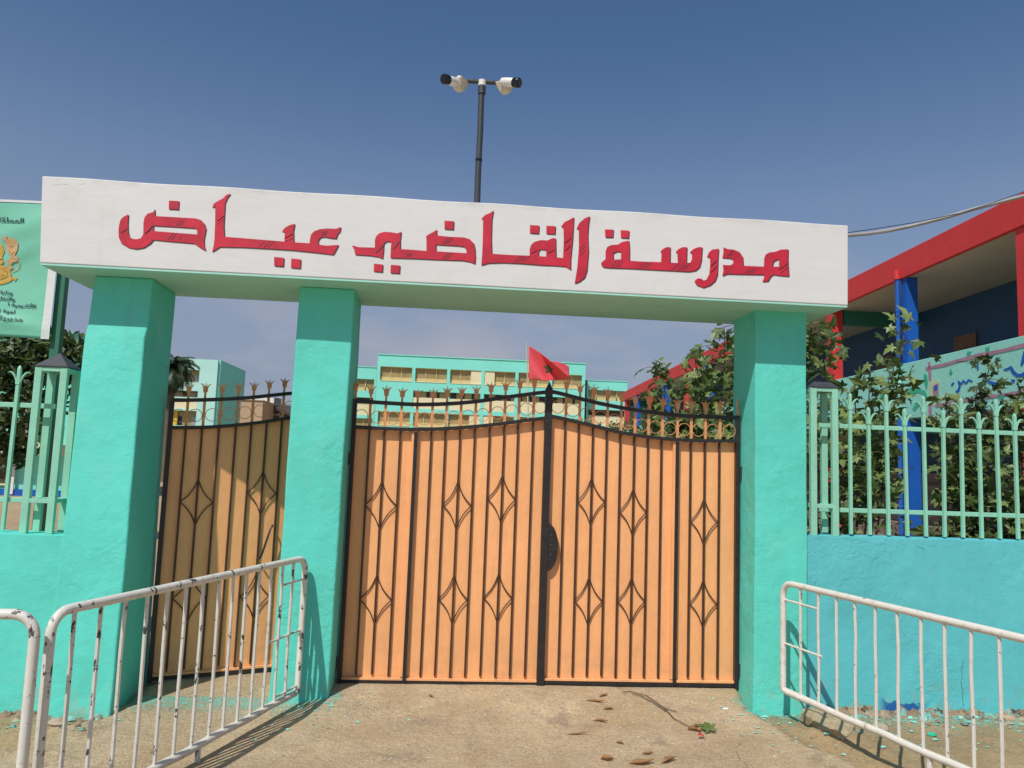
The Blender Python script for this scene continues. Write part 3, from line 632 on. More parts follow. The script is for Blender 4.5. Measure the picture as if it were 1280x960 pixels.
# ================================================================== CAMERA POLE
pb_, pt_ = atY(596, 256, 5.5), atY(602.5, 108, 5.5)
pb_.z = LZ1+.004
ax = (pt_-pb_).normalized()
cp = thing('camera_pole', 'dark thin pole with a crossbar rising behind the white lintel', 'pole', tuple(pb_))
MB().tube([pb_+ax*(pt_-pb_).length*k/6+Vector((.0015*math.sin(k*2), 0, 0)) for k in range(7)], [.0235, .0235, .0232, .0228, .0225, .0222, .022], 12).build('shaft', 'pole', cp, smooth=True)
MB().tube([pb_+ax*.46, pb_+ax*.475], .0262, 12).build('joint_band', 'lens', cp, smooth=True)
MB().tube([pt_-ax*.06, pt_+ax*.002], .029, 12).build('collar', 'pole', cp, smooth=True)
cL, cR = atY(568, 100.5, 5.5), atY(632, 104, 5.5); cx = (cR-cL).normalized()
MB().tube([pt_+ax*.002, pt_+ax*.045], .03, 12).build('tee', 'cam_white', cp, smooth=True)
cm = (cL+cR)/2
MB().tube([cL, cR], .0165, 10).build('crossbar', 'pole', cp, smooth=True)
MB().box((pb_.x-.01, 5.46, LZ1+.002), (pb_.x+.16, 5.54, LZ1+.008)).build('base_plate', 'pole', cp)
def security_camera(label, lens_px, back_px, box_px, yl, yb):
    a_, c_ = atY(*lens_px, yl), atY(*back_px, yb); v = (a_-c_).normalized()
    t = thing('security_camera', label, 'camera', tuple(c_), 0, 'security cameras on the pole')
    MB().tube([c_-v*.004, c_, c_+v*.03, a_-v*.05, a_-v*.045], [.02, .031, .034, .034, .031], 14).build('body', 'cam_white', t, smooth=True)
    h_ = MB().tube([a_-v*.05, a_-v*.046, a_-v*.004, a_], [.034, .037, .037, .035], 14).build('hood', 'lens', t, smooth=True)
    MB().tube([a_+v*.0005, a_+v*.003], .028, 12).build('lens', 'lens', h_, smooth=True)
    bx = atY(*box_px, 5.5)
    bb = MB(); e = .068
    ring = [Vector((math.cos(R(90*k+8)), math.sin(R(90*k+8)), 0)) for k in range(4)]
    pts = [bx+r_*e*1.25+Vector((0, 0, .045)) for r_ in ring]+[bx+r_*e*.6+Vector((0, 0, -.035)) for r_ in ring]
    bb.hexa([pts[4], pts[5], pts[6], pts[7], pts[0], pts[1], pts[2], pts[3]]); bb.build('junction_box', 'box_cream', t, bevel=.012)
    MB().tube([bx+Vector((0, 0, .04)), (bx+c_)/2+Vector((0, 0, .02)), c_], .014, 8).build('bracket', 'cam_white', t, smooth=True)
    MB().tube([bx+Vector((0, 0, .045)), bx+Vector((0, 0, .075))], [.034, .02], 12).build('swivel', 'cam_white', t, smooth=True)
security_camera('white bullet camera pointing left on the pole crossbar', (555, 98.5), (570, 103), (574, 108), 5.35, 5.47)
security_camera('white bullet camera pointing right on the pole crossbar', (649, 103.5), (628, 102.5), (631, 111), 5.38, 5.47)

# ================================================================== CABLES
tag(MB().tube([Vector((2.685, 5.5, atY(1050, 295, 5.5).z))]+[atY(x, y, 5.5) for x, y in ((1056, 294.5), (1085, 292), (1110, 288.5), (1135, 283.5), (1160, 277.5), (1185, 271), (1215, 262), (1245, 254), (1280, 245), (1340, 226), (1420, 196), (1520, 150))], .0145, 9).build('conduit', 'steel_grey', None, smooth=True), 'thick grey conduit curving up from the lintel end', 'cable')
tag(MB().tube([Vector((2.685, 5.46, atY(1050, 292, 5.46).z))]+[atY(x, y, 5.46) for x, y in ((1056, 291.5), (1100, 285), (1150, 277), (1200, 266.5), (1240, 254), (1290, 236), (1350, 212), (1430, 178), (1520, 136))], .003, 6).build('wire', 'lens', None, smooth=True), 'thin black wire above the grey conduit', 'cable')

# ================================================================== BANNER
BY = 5.78
def onb(x, y, d=0): p = atY(x, y, BY); return Vector((p.x, BY-d, p.z))
bp = thing('banner_post', 'dark green square post behind the railing carrying the banner', 'post', (onb(70, 420).x, BY+.04, 0))
tp, bt = onb(79, 335), onb(50, 640); 
xq = onb(66.5, 425).x
MB().box((xq-.032, BY+.022, 0), (xq+.032, BY+.082, onb(76, 262).z)).build('shaft', 'postgreen', bp, bevel=.003)
MB().box((xq-2.3, BY+.030, onb(40, 262).z-.06), (xq-.033, BY+.074, onb(40, 262).z-.01)).build('crossbar', 'postgreen', bp)
MB().box((xq-2.3, BY+.030, onb(30, 415).z), (xq-.033, BY+.074, onb(30, 415).z+.05)).build('crossbar', 'postgreen', bp)
MB().box((xq-2.36, BY+.022, 0), (xq-2.30, BY+.082, onb(76, 262).z)).build('shaft', 'postgreen', bp)
bn = thing('banner', 'green printed school banner with gold crest and navy lettering', 'banner', tuple(onb(60, 424)))
tr_, br_ = onb(78.5, 254), onb(61, 424.5)
def bsurf(u, v, o=0):
    """u 0..1 from right edge leftwards (2.2 m), v 0 top .. 1 bottom"""
    xr = tr_.x+(br_.x-tr_.x)*v; zt_, zb_ = tr_.z, br_.z
    sag = .018*math.sin(math.pi*u)*(1 if v < .5 else -.6)*abs(v-.5)*2
    w = .010*math.sin(9*u+7*v)+.016*math.exp(-((v-.12-.9*u)/.10)**2)*(1-u)+.012*math.exp(-((v-.25-1.2*u)/.07)**2)*(1-u)+.014*math.exp(-((v-.93+.3*u)/.05)**2)
    w *= min(1, .15+u*8)
    return Vector((xr-2.2*u, BY-.012-w-o, zt_+(zb_-zt_)*v-sag))
b = MB(); n1, n2 = 60, 40
b.add([bsurf((i/n1)**1.6, j/n2) for j in range(n2+1) for i in range(n1+1)], [(j*(n1+1)+i, j*(n1+1)+i+1, (j+1)*(n1+1)+i+1, (j+1)*(n1+1)+i) for j in range(n2) for i in range(n1)])
cl = b.build('cloth', 'banner', bn, smooth=True); sm = cl.modifiers.new('thick', 'SOLIDIFY'); sm.thickness = .002; sm.offset = -1
hb = MB(); hb.add([bsurf(u, j/30, .004) for j in range(31) for u in (-.004, .022)], [(2*j, 2*j+1, 2*j+3, 2*j+2) for j in range(30)]); hb.build('hem', 'banner_hem', bn)
hb = MB(); hb.add([bsurf(i/30, v, .004) for i in range(31) for v in (-.004, .014)], [(2*j, 2*j+1, 2*j+3, 2*j+2) for j in range(30)]); hb.build('hem', 'banner_hem', bn)
def pxuv(x, y):
    p = onb(x, y); v = (tr_.z-p.z)/(tr_.z-br_.z); xr = tr_.x+(br_.x-tr_.x)*v; return (xr-p.x)/2.2, v
def print_shape(name, loops, mat, o=.006):
    b = MB()
    for lp in loops:
        vs_, fs = curve_mesh([lp], lambda x, y, d: bsurf(*pxuv(x, y), o-d*.2), .004); b.add(vs_, fs)
    return b.build(name, mat, bn)
FORMS = {'ا': '\ufe8d\ufe8e\ufe8d\ufe8e', 'أ': '\ufe83\ufe84\ufe83\ufe84', 'ل': '\ufedd\ufede\ufedf\ufee0', 'م': '\ufee1\ufee2\ufee3\ufee4', 'ك': '\ufed9\ufeda\ufedb\ufedc', 'و': '\ufeed\ufeee\ufeed\ufeee', 'ز': '\ufeaf\ufeb0\ufeaf\ufeb0', 'ر': '\ufead\ufeae\ufead\ufeae', 'ة': '\ufe93\ufe94\ufe93\ufe94', 'ت': '\ufe95\ufe96\ufe97\ufe98', 'ع': '\ufec9\ufeca\ufecb\ufecc', 'ي': '\ufef1\ufef2\ufef3\ufef4', 'د': '\ufea9\ufeaa\ufea9\ufeaa', 'ج': '\ufe9d\ufe9e\ufe9f\ufea0', 'ه': '\ufee9\ufeea\ufeeb\ufeec'}
def shape_ar(s):
    o = ''; NJ = 'اأوزردة'
    for i, ch in enumerate(s):
        if ch not in FORMS: o += ch; continue
        p = i > 0 and s[i-1] in FORMS and s[i-1] not in NJ; n = i+1 < len(s) and s[i+1] in FORMS and ch not in NJ
        o += FORMS[ch][3 if p and n else 1 if p else 2 if n else 0]
    return o[::-1]
def banner_text(txt, x_right, y_base, h_px, slope=.05, wide=1.0):
    cu = bpy.data.curves.new('t', 'FONT'); cu.body = shape_ar(txt); cu.size = 1; cu.offset = .010; cu.extrude = .02; cu.resolution_u = 3
    o = bpy.data.objects.new('t', cu); COL.objects.link(o); dg = bpy.context.evaluated_depsgraph_get(); dg.update()
    me = bpy.data.meshes.new_from_object(o.evaluated_get(dg)); xm = max(v.co.x for v in me.vertices)
    k = h_px/.75; vs_ = [bsurf(*pxuv(x_right+(v.co.x-xm)*k*wide, y_base-v.co.y*k+(v.co.x-xm)*k*wide*slope), .006+(.002 if v.co.z > 0 else 0)) for v in me.vertices]
    b = MB(); b.add(vs_, [tuple(p.vertices) for p in me.polygons]); bpy.data.objects.remove(o); bpy.data.curves.remove(cu); bpy.data.meshes.remove(me)
    b.build('lettering', 'navy', bn)
banner_text('المملكة', 33, 279.5, 6.4, .08, 1.4); banner_text('وزارة ا', 17, 368.5, 4.4, .07, 1.45); banner_text('والتعلي', 20, 376.5, 4.4, .07, 1.45)
banner_text('الأكاديمية ا', 46, 385.5, 4.4, .07, 1.4); banner_text('لجهة ا', 21, 392.5, 4.4, .07, 1.4); banner_text('مديرية', 31, 402.5, 5.2, .07, 1.7)
zE = Z(0, 250, 5.333)
print_shape('crest_lion', [zE([(28,265),(45,238),(62,245),(58,268),(85,255),(115,265),(133,290),(130,330),(118,355),(108,372),(130,385),(125,410),(95,420),(80,435),(95,455),(70,470),(52,460),(65,440),(50,410),(70,395),(85,380),(60,350),(48,310),(50,285)]), zE(ribbon([(126, 395), (137, 430), (125, 462), (85, 480)], 5))], 'tan_print')
print_shape('crest_scroll', [zE([(-60,280),(0,288),(25,300),(40,340),(25,380),(35,420),(10,435),(-60,440)]), zE([(-60,440),(0,432),(45,442),(72,465),(80,500),(78,515),(100,520),(122,518),(105,545),(90,530),(70,548),(40,560),(0,568),(-60,575)])], 'gold', .0055)
print_shape('crest_line', [zE(ribbon(p, 3)) for p in ([(0, 320), (20, 330), (30, 350)], [(0, 470), (30, 465), (55, 490), (50, 520), (0, 540)], [(0, 500), (25, 495), (30, 515)], [(75, 310), (92, 318), (105, 308)], [(70, 345), (90, 365), (105, 350)], [(10, 400), (28, 395)])], 'brown_print', .0075)

# ================================================================== FLAG
FYY = 40.0
fp0, fp1 = atY(660.5, 520, FYY), atY(658, 428, FYY)
fl_p = tag(MB().tube([(fp0.x, FYY, 0), (fp0.x, FYY, 4), (fp1.x, FYY, fp1.z)], [.04, .035, .02], 8).build('flagpole', 'box_cream', None, smooth=True), 'slim pale flagpole in the schoolyard behind the double gate', 'flagpole')
TE = [(661, 432), (668, 436.5), (675, 440.5), (682, 446), (688.5, 451.5), (694, 452), (700, 453), (706, 455.5), (711, 458)]
BE = [(661, 475.5), (668, 475), (676, 475.5), (683, 476.5), (690, 475), (696, 475.5), (702, 475), (707, 474.5), (711.5, 473)]
def fs_(u, v, o=0):
    k = u*8; i = min(7, int(k)); f = k-i; x = (TE[i][0]*(1-f)+TE[i+1][0]*f)*(1-v)+(BE[i][0]*(1-f)+BE[i+1][0]*f)*v; y = (TE[i][1]*(1-f)+TE[i+1][1]*f)*(1-v)+(BE[i][1]*(1-f)+BE[i+1][1]*f)*v
    w = .34*math.sin(u*7.5-v*4.2+.6)*min(1, u*2.5); return atY(x, y, FYY-.06+w-o)
fl = thing('flag', 'red flag with a green star, blowing out folded from its pole', 'flag', tuple(fs_(0, 1)))
b = MB(); n1, n2 = 32, 20
b.add([fs_(i/n1, j/n2) for j in range(n2+1) for i in range(n1+1)], [(j*(n1+1)+i, j*(n1+1)+i+1, (j+1)*(n1+1)+i+1, (j+1)*(n1+1)+i) for j in range(n2) for i in range(n1)]); c_ = b.build('cloth', 'flag', fl, smooth=True); q = c_.modifiers.new('thick', 'SOLIDIFY'); q.thickness = .01
b = MB(); sp = [(.44+.11*math.sin(2*math.pi*k*2/5), .47-.21*math.cos(2*math.pi*k*2/5)) for k in range(6)]
for p, q in zip(sp[:-1], sp[1:]):
    pts = ribbon([(p[0]+(q[0]-p[0])*i/6, p[1]+(q[1]-p[1])*i/6) for i in range(7)], .035); n = len(pts)//2; vv = [fs_(x, y, .035) for x, y in pts]
    b.add(vv, [(i, i+1, 2*n-2-i, 2*n-1-i) for i in range(n-1)])
q = b.build('star', 'flag_green', fl).modifiers.new('thick', 'SOLIDIFY'); q.thickness = .01

# ================================================================== RED AND BLUE SCHOOL BUILDING
BA = R(2.25); BO = Vector((10.5, 13.4, 0)); bd = Vector((math.sin(BA), math.cos(BA), 0)); bnrm = Vector((-math.cos(BA), math.sin(BA), 0)); binw = -bnrm
def RB(s, d, z): return BO+bd*s+binw*d+Vector((0, 0, z))          # s along the front, d into the building
def rbox(s0, s1, d0, d1, z0, z1):
    return MB().hexa([RB(s0, d0, z0), RB(s1, d0, z0), RB(s1, d1, z0), RB(s0, d1, z0), RB(s0, d0, z1), RB(s1, d0, z1), RB(s1, d1, z1), RB(s0, d1, z1)])
S0, S1 = -4.5, 42.0
rb = thing('school_building', 'red and blue two-storey gallery building with painted mural parapet behind the saplings', 'building', tuple(BO))
rbox(S0, S1, -.02, .09, 6.40, 7.02).build('fascia', 'red_wall', rb, bevel=.01)
rbox(S0, S1, .095, 6.0, 6.405, 6.60).build('roof_slab', 'ceiling', rb)
rbox(S0, S1, .02, .20, 3.0, 4.32).build('parapet', 'mural_teal', rb, bevel=.012)
par = bpy.data.objects['parapet']
rbox(S0, S1, .205, 6.0, 3.0, 3.22).build('gallery_floor', 'ceiling', rb)
rbox(S0, S1, 2.6, 2.8, 3.225, 6.415).build('back_wall', 'navy_wall', rb)
rbox(S0, S1, 2.6, 2.8, 0, 2.995).build('back_wall', 'navy_wall', rb)
rbox(S1-.2, S1, .25, 2.59, 0, 6.41).build('end_wall', 'mural_teal', rb)
rbox(S0, S1, 0.0, 2.59, -.05, .12).build('plinth', 'step', rb)
k = 0
for i in range(11):
    s_ = .0+4.06*i; red = i % 2 == 0
    if red:
        for z0, z1 in ((.12, 2.998), (4.322, 6.395)): rbox(s_-.24, s_+.16, .03, .32, z0, z1).build('column', 'red_wall', rb)
    else:
        for z0, z1 in ((.12, 2.998), (4.322, 6.395)): rbox(s_-.10, s_+.14, .03, .30, z0, z1).build('column', 'blue_wall', rb)
        pp = [RB(s_+.165, -.045, .1), RB(s_+.165, -.045, 2.99)], [RB(s_+.165, -.045, 3.0), RB(s_+.165, -.045, 4.33)], [RB(s_+.165, -.045, 4.34), RB(s_+.165, -.045, 6.42)], [RB(s_+.165, -.06, 6.40), RB(s_+.165, -.065, 6.62)]
        for q, mt_ in zip(pp, ('blue_wall', 'mural_teal', 'blue_wall', 'red_wall')): MB().tube(q, .055 if mt_ != 'red_wall' else .075, 10).build('drainpipe', mt_, rb, smooth=True)
        for zz in (.9, 2.2, 5.6): MB().tube([RB(s_+.165, -.045, zz), RB(s_+.165, -.045, zz+.07)], .066, 10).build('pipe_clip', 'blue_wall', rb, smooth=True)
    if red and i: rbox(s_-.12, s_+.12, .41, 2.59, 6.0, 6.4).build('cross_beam', 'green_beam', rb)
    rbox(s_-.12, s_+.12, .41, 2.59, 2.66, 2.998).build('cross_beam', 'green_beam', rb)
    d_ = rbox(s_+1.2, s_+2.15, 2.55, 2.598, 3.23, 5.4).build('door', 'wood', rb); rbox(s_+1.28, s_+1.34, 2.52, 2.548, 4.2, 4.28).build('handle', 'steel_grey', d_)
    rbox(s_+1.2, s_+2.15, 2.55, 2.598, .13, 2.3).build('door', 'wood', rb)
for j in range(5):
    rbox(2.0, 20, 2.35-.34*j-.34, 2.35-.34*j, .125, 1.75-.32*j).build('stair_step', 'step', rb)
# mural on the parapet
def onpar(x, y, d=0): return atP(x, y, RB(0, .02, 0), bnrm)+bnrm*(.010-d)
zM = Z(1060, 420, 5.818)
def mural(name, loops, mat, lift=0):
    b = MB()
    for lp in loops:
        vs_, fs = curve_mesh([zM(lp)], lambda x, y, d: onpar(x, y, d)+bnrm*lift, .006); b.add(vs_, fs)
    return b.build(name, mat, par)
mural('mural_border', [ribbon([(568, 238), (700, 210), (830, 172), (960, 140), (1120, 108), (1280, 68), (1500, 12), (1800, -60)], [20, 24, 22, 30, 24, 30, 28, 28]), ribbon([(592, 190), (596, 260), (600, 330)], [16, 20, 18]), ribbon([(640, 508), (760, 486), (840, 470), (1000, 448), (1190, 418), (1500, 365), (1800, 310)], 22), ribbon([(600, 500), (600, 575)], 24)], 'mauve')
mural('mural_lettering', [ribbon([(755, 362), (763, 348), (772, 338)], [10, 16, 8]), ribbon([(788, 408), (806, 395), (815, 365), (803, 322), (812, 340), (828, 348), (842, 322), (852, 340), (866, 340), (880, 318), (905, 332)], [16, 18, 14, 10, 14, 16, 12, 16, 16, 12, 14]), ribbon([(886, 378), (900, 378)], 16),
      ribbon([(944, 180), (946, 245)], [8, 14]), ribbon([(1000, 310), (1030, 335), (1090, 352), (1130, 322)], [12, 20, 24, 14]), ribbon([(1135, 246), (1165, 240), (1185, 226), (1204, 262), (1235, 288), (1270, 284), (1300, 262), (1340, 250), (1400, 262)], [10, 18, 22, 26, 26, 24, 22, 24, 12]), ribbon([(1190, 325), (1215, 328)], 22), ribbon([(1262, 215), (1272, 190), (1285, 150), (1290, 110)], [12, 22, 30, 20]), ribbon([(1400, 120), (1405, 250)], [14, 26]), ribbon([(1440, 240), (1480, 250), (1520, 225)], 22)], 'mural_blue')
mural('mural_book', [[(590, 330), (655, 315), (668, 330), (666, 425), (612, 470), (598, 440)], [(618, 498), (688, 430), (697, 446), (640, 512)]], 'mural_pale')
mural('mural_book_cover', [[(622, 362), (662, 342), (663, 418), (620, 452)]], 'mauve', .004)
mural('mural_book_picture', [[(630, 366), (655, 352), (655, 390), (632, 402)]], 'mural_blue', .008)
mural('mural_leaves', [[(432, 420), (470, 372), (500, 362), (520, 385), (560, 396), (585, 450), (575, 470), (545, 420), (500, 410), (470, 440)], [(552, 280), (572, 275), (582, 330), (575, 390), (556, 340)], [(1002, 90), (1012, 72), (1020, 90), (1032, 66), (1028, 100), (1015, 122), (1002, 110)], [(865, 140), (875, 105), (885, 120), (902, 108), (890, 135), (880, 152)], [(738, 270), (748, 235), (762, 262), (752, 285)], [(1095, 440), (1120, 418), (1135, 445), (1105, 462)], [(470, 530), (500, 470), (520, 500), (490, 545)], [(230, 440), (262, 395), (285, 430), (250, 470)], [(262, 335), (300, 330), (318, 350), (280, 365)]], 'mural_green')

# ================================================================== FAR SCHOOL BLOCK (teal)
DY = 100.0
def D(x, y, o=0): p = atY(x, y, DY); return Vector((p.x, DY-o, p.z))
far = thing('school_building', 'long teal and cream school block behind the double gate', 'building', (0, DY, 0))
zc = lambda y: D(600, y).z
def fbox(x0, x1, z0, z1, o0, o1): return MB().box((x0, DY-o1, z0), (x1, DY-o0, z1))
def px(x): return D(x, 480).x
X0, X1 = px(470.6), px(731.5)
bays = [(474.4, 514.4), (518.5, 558), (562.5, 601.3), (605.2, 643.8), (648, 686), (690.5, 727.5)]
zs_top = zc(449)
lev = dict(w1=(zc(463.3), zc(481)), g=(zc(492.2), zc(500)), cr=(zc(500), zc(513.7)), w3=(zc(519), zc(536.5)), g2=(zc(548), zc(556)))
# recessed core, then spandrels and piers in front
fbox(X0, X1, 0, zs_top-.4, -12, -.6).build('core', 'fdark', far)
def span(x0, x1, za, zb_, mat, nm='spandrel', o=.0): return fbox(x0, x1, min(za, zb_), max(za, zb_), -.595, o).build(nm, mat, far)
span(X0, X1, zs_top, lev['w1'][0], 'fteal')
span(X0, X1, lev['w1'][1], lev['g'][0], 'fteal')
span(X0, X1, lev['cr'][1], lev['w3'][0], 'fteal'); span(X0, X1, lev['w3'][1], 0, 'fteal')
span(px(517.5), X1, lev['cr'][0], lev['cr'][1], 'fcream', 'gallery_parapet', -.05)
fbox(X0, px(517), lev['cr'][1], lev['g'][0], -.59, .003).build('stair_panel', 'fteal', far)
fbox(X0-.02, X1+.02, zs_top, zs_top+.12, -12, .10).build('coping', 'fteal', far)
eds = [X0]+[px((a_[1]+b_[0])/2) for a_, b_ in zip(bays[:-1], bays[1:])]+[X1]
for i, (a_, b_) in enumerate(bays):
    for nm, (z1, z0) in (('w1', lev['w1']), ('w3', lev['w3'])):
        xa, xb = px(a_), px(b_)
        w = fbox(xa, xb, z0, z1, -.58, -.45).build('window', 'fpane', far)
        for k in (1, 2): fbox(xa+(xb-xa)*k/3-.05, xa+(xb-xa)*k/3+.05, z0, z1, -.44, -.36).build('mullion', 'fgrille', w)
        fbox(xa, xb, z0+.02, z0+.55, -.445, -.40).build('lower_panel', 'fgrille', w)
        fbox(xa, xb, z0, z0+.08, -.45, .06).build('sill', 'fcream', w); fbox(xa, xb, z1-.06, z1, -.45, -.05).build('head', 'fgrille', w)
        if i in (2, 3):
            c0, c1 = (xa+(xb-xa)*.67, xb) if i == 2 else (xa, xa+(xb-xa)*.33)
            fbox(c0, c1, z0+.09, z1-.065, -.35, -.12).build('blind_panel', 'fcream', w)
        if i == 0: pass
    if i:
        w = fbox(px(a_), px(b_), lev['g'][1]+.02, lev['g'][0]-.02, -.58, -.5).build('gallery_window', 'fpane', far)
        for k in range(3): fbox(px(a_)+(px(b_)-px(a_))*(k+.15)/3, px(a_)+(px(b_)-px(a_))*(k+.15+random.uniform(.2, .6))/3, lev['g'][1]+.02, lev['g'][0]-.02, -.49, -.42).build('dark_pane', 'lens', w)
for i, xe in enumerate(eds):
    lo_ = xe-.21 if i else xe; hi_ = xe+.21 if i < len(eds)-1 else xe
    if i == 0: hi_ = px(474.4)
    if i == len(eds)-1: lo_ = px(727.5)
    for z1, z0 in (lev['w1'], lev['w3']): fbox(lo_, hi_, z0, z1, -.59, -.003).build('pier', 'fteal', far)
    if i > 1: fbox(lo_, hi_, lev['cr'][1], lev['g'][0], -.59, .003).build('pier', 'fteal', far)
def wing(label, xa, xb, ytop, rows, xw, mul):
    t = thing('school_wing', label, 'building', (xa, DY+3, 0)); zz = lambda y: atY(xw, y, DY+3).z; y0 = DY+3
    prev = zz(ytop)
    MB().box((xa, y0+.6, 0), (xb, y0+9, prev-.3)).build('core', 'fdark', t)
    for (yt, yb2, kind) in rows:
        a_, b_ = zz(yt), zz(yb2); MB().box((xa, y0, a_), (xb, y0+.595, prev)).build('spandrel', 'fteal', t)
        if kind == 'w':
            w = MB().box((xa+.3, y0+.4, b_), (xb-.3, y0+.58, a_)).build('window', 'fpane', t)
            for k in range(1, mul): MB().box((xa+(xb-xa)*k/mul-.06, y0+.3, b_), (xa+(xb-xa)*k/mul+.06, y0+.395, a_)).build('mullion', 'fgrille', w)
            MB().box((xa+.3, y0+.3, b_), (xb-.3, y0+.39, b_+.5)).build('lower_panel', 'fgrille', w)
        elif kind == 'c': MB().box((xa+.3, y0+.1, b_), (xb-.3, y0+.59, a_)).build('gallery_parapet', 'fcream', t)
        else: MB().box((xa+.3, y0+.5, b_), (xb-.3, y0+.59, a_)).build('recess_shade', 'fdark', t)  # dark panel stands in for shade in the gallery opening
        for xe0, xe1 in ((xa, xa+.295), (xb-.295, xb)): MB().box((xe0, y0+.003, b_), (xe1, y0+.59, a_)).build('pier', 'fteal', t)
        prev = b_
    MB().box((xa, y0, 0), (xb, y0+.595, prev)).build('spandrel', 'fteal', t)
    MB().box((xa-.05, y0-.08, zz(ytop)), (xb+.05, y0+9, zz(ytop)+.1)).build('coping', 'fteal', t)
k3 = (DY+3)/DY
wing('lower teal wing of the school block beside the middle pillar', atY(415, 480, DY+3).x, atY(470.4, 480, DY+3).x, 459, [(473.8, 488.5, 'w'), (497, 503.8, 'g'), (503.8, 519, 'c'), (523, 538, 'w')], 458, 4)
wing('lower teal wing of the school block next to the red fascia', atY(733.2, 490, DY+3).x, atY(784, 490, DY+3).x, 476.5, [(488, 501, 'w'), (512.5, 519.5, 'g'), (519.5, 532, 'c'), (537, 550, 'w')], 758, 4)

# ================================================================== BLOCK BEHIND THE NARROW GATE
BYY = 100.0
lb = thing('school_building', 'pale cyan block with shaded teal gable behind the palm', 'building', (atY(271, 480, BYY).x, BYY, 0))
xr = atY(270.5, 480, BYY).x; xl = atY(196, 480, BYY).x; zz = lambda y: atY(262, y, BYY).z
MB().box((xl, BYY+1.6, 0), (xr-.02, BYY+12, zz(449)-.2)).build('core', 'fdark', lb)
MB().box((xr-.018, BYY+.35, 0), (xr+.25, BYY+12.2, zz(449)-.02)).build('gable', 'fteal', lb)
prev = zz(449.5)
for yt, yb2, kd in ((463, 479, 'w'), (489.5, 497.5, 'g'), (499, 512, 'c'), (514.5, 533, 'w')):
    a_, b_ = zz(yt), zz(yb2); MB().box((xl, BYY, a_), (xr, BYY+.5, prev)).build('spandrel', 'fpale', lb)
    MB().box((xr-2.2, BYY+.004, b_), (xr, BYY+.496, a_)).build('pier', 'fpale', lb)
    if kd == 'w':
        w = MB().box((xl, BYY+.9, b_), (xr-2.25, BYY+1.5, a_)).build('window', 'fpane', lb)
        for k in range(4): MB().box((xr-2.3-1.9*k-.7, BYY+.85, b_), (xr-2.3-1.9*k, BYY+.895, b_+(a_-b_)*.62)).build('pane', 'lens' if k % 2 else 'steel_grey', w)
        MB().box((xr-5.2, BYY+.6, b_), (xr-4.7, BYY+.84, a_)).build('column', 'yellow', lb)
    elif kd == 'c': MB().box((xl, BYY+.1, b_), (xr-2.25, BYY+.5, a_)).build('gallery_parapet', 'fcream', lb)
    prev = b_
MB().box((xl, BYY, 0), (xr, BYY+.5, prev)).build('spandrel', 'fpale', lb)
# low sheds to its right
t = thing('shed', 'plain beige rendered shed with flat roof behind the narrow gate', 'shed', (atY(318, 520, 34).x, 34, 0))
MB().box((atY(300, 520, 34).x, 34, 0), (atY(327.5, 520, 34).x, 37, atY(315, 500.5, 34).z)).build('wall', 'beige', t); MB().box((atY(300, 520, 34).x-.03, 33.95, atY(315, 500.5, 34).z), (atY(327.5, 520, 34).x+.03, 37.05, atY(315, 499.7, 34).z)).build('roof', 'beige', t)
t = thing('shed', 'dark sloping roof beside the beige shed', 'shed', (atY(345, 520, 36).x, 36, 0))
q = [atY(x, y, 36) for x, y in ((327, 504), (338, 505.5), (352, 512), (372, 521))]; r0 = [Vector((v.x, 36, v.z)) for v in q]; r1 = [v+Vector((0, 4, .25)) for v in r0]
b = MB(); n = 4; b.add(r0+r1, [(i, i+1, n+i+1, n+i) for i in range(n-1)]); o_ = b.build('roof', 'dkroof', t); o_.modifiers.new('t', 'SOLIDIFY').thickness = .12
MB().box((q[0].x, 36.1, 0), (q[3].x, 39.8, q[3].z-.12)).build('wall', 'dkroof', t); MB().prism([(v.x, 36.1, v.z-.13) for v in r0]+[(q[3].x, 36.1, q[3].z-.3), (q[0].x, 36.1, q[3].z-.3)], (0, 3.6, 0)).build('gable', 'dkroof', t)
t = thing('house', 'far white flat-roofed house over the dark shed roof', 'house', (atY(335, 510, 60).x, 60, 0))
MB().box((atY(309, 510, 60).x, 60, 0), (atY(342.5, 510, 60).x, 66, atY(325, 497, 60).z)).build('wall', 'fwhite', t); MB().box((atY(347.5, 510, 60).x, 60.5, 0), (atY(385, 510, 60).x, 66, atY(360, 508, 60).z)).build('wall', 'fwhite', t); MB().box((atY(342.6, 510, 60).x, 59.8, 0), (atY(347.4, 510, 60).x, 61, atY(345, 497.5, 60).z)).build('chimney', 'pole', t)

# ================================================================== CLASSROOM BEHIND THE LEFT RAILING
CY = 26.0
cr_ = thing('classroom_block', 'cyan classroom block with blue skirting and cream band seen through the left railing', 'building', (-14, CY, 0))
zz = lambda y: atY(50, y, CY).z; cx0, cx1 = -24, atY(84, 520, CY).x
MB().box((cx0, CY+.3, 0), (cx1, CY+7, zz(421))).build('wall', 'fteal', cr_)
MB().box((cx0, CY+.2, 0), (cx1, CY+.298, zz(613))).build('skirting', 'blue_wall', cr_)
MB().box((cx0, CY-.3, zz(569)), (cx1, CY+.297, zz(555))).build('band', 'fcream', cr_)
MB().box((cx0, CY-.35, zz(421)), (cx1+.1, CY+7.1, zz(415))).build('roof_edge', 'fteal', cr_)
for xa, xb, y0_, y1_, mt_ in ((-30, 14, 606, 570, 'fdark'), (88, 104, 462, 437, 'beige'), (60, 72, 553, 525, 'fcream'), (18, 45, 553, 520, 'fdark')):
    xa, xb = atY(xa, 540, CY).x, atY(xb, 540, CY).x; w = MB().box((xa, CY+.2, zz(y0_)), (xb, CY+.296, zz(y1_))).build('window', mt_, cr_); MB().box((xa-.05, CY+.15, zz(y0_)-.06), (xb+.05, CY+.195, zz(y0_)-.005)).build('sill', 'fcream', w)
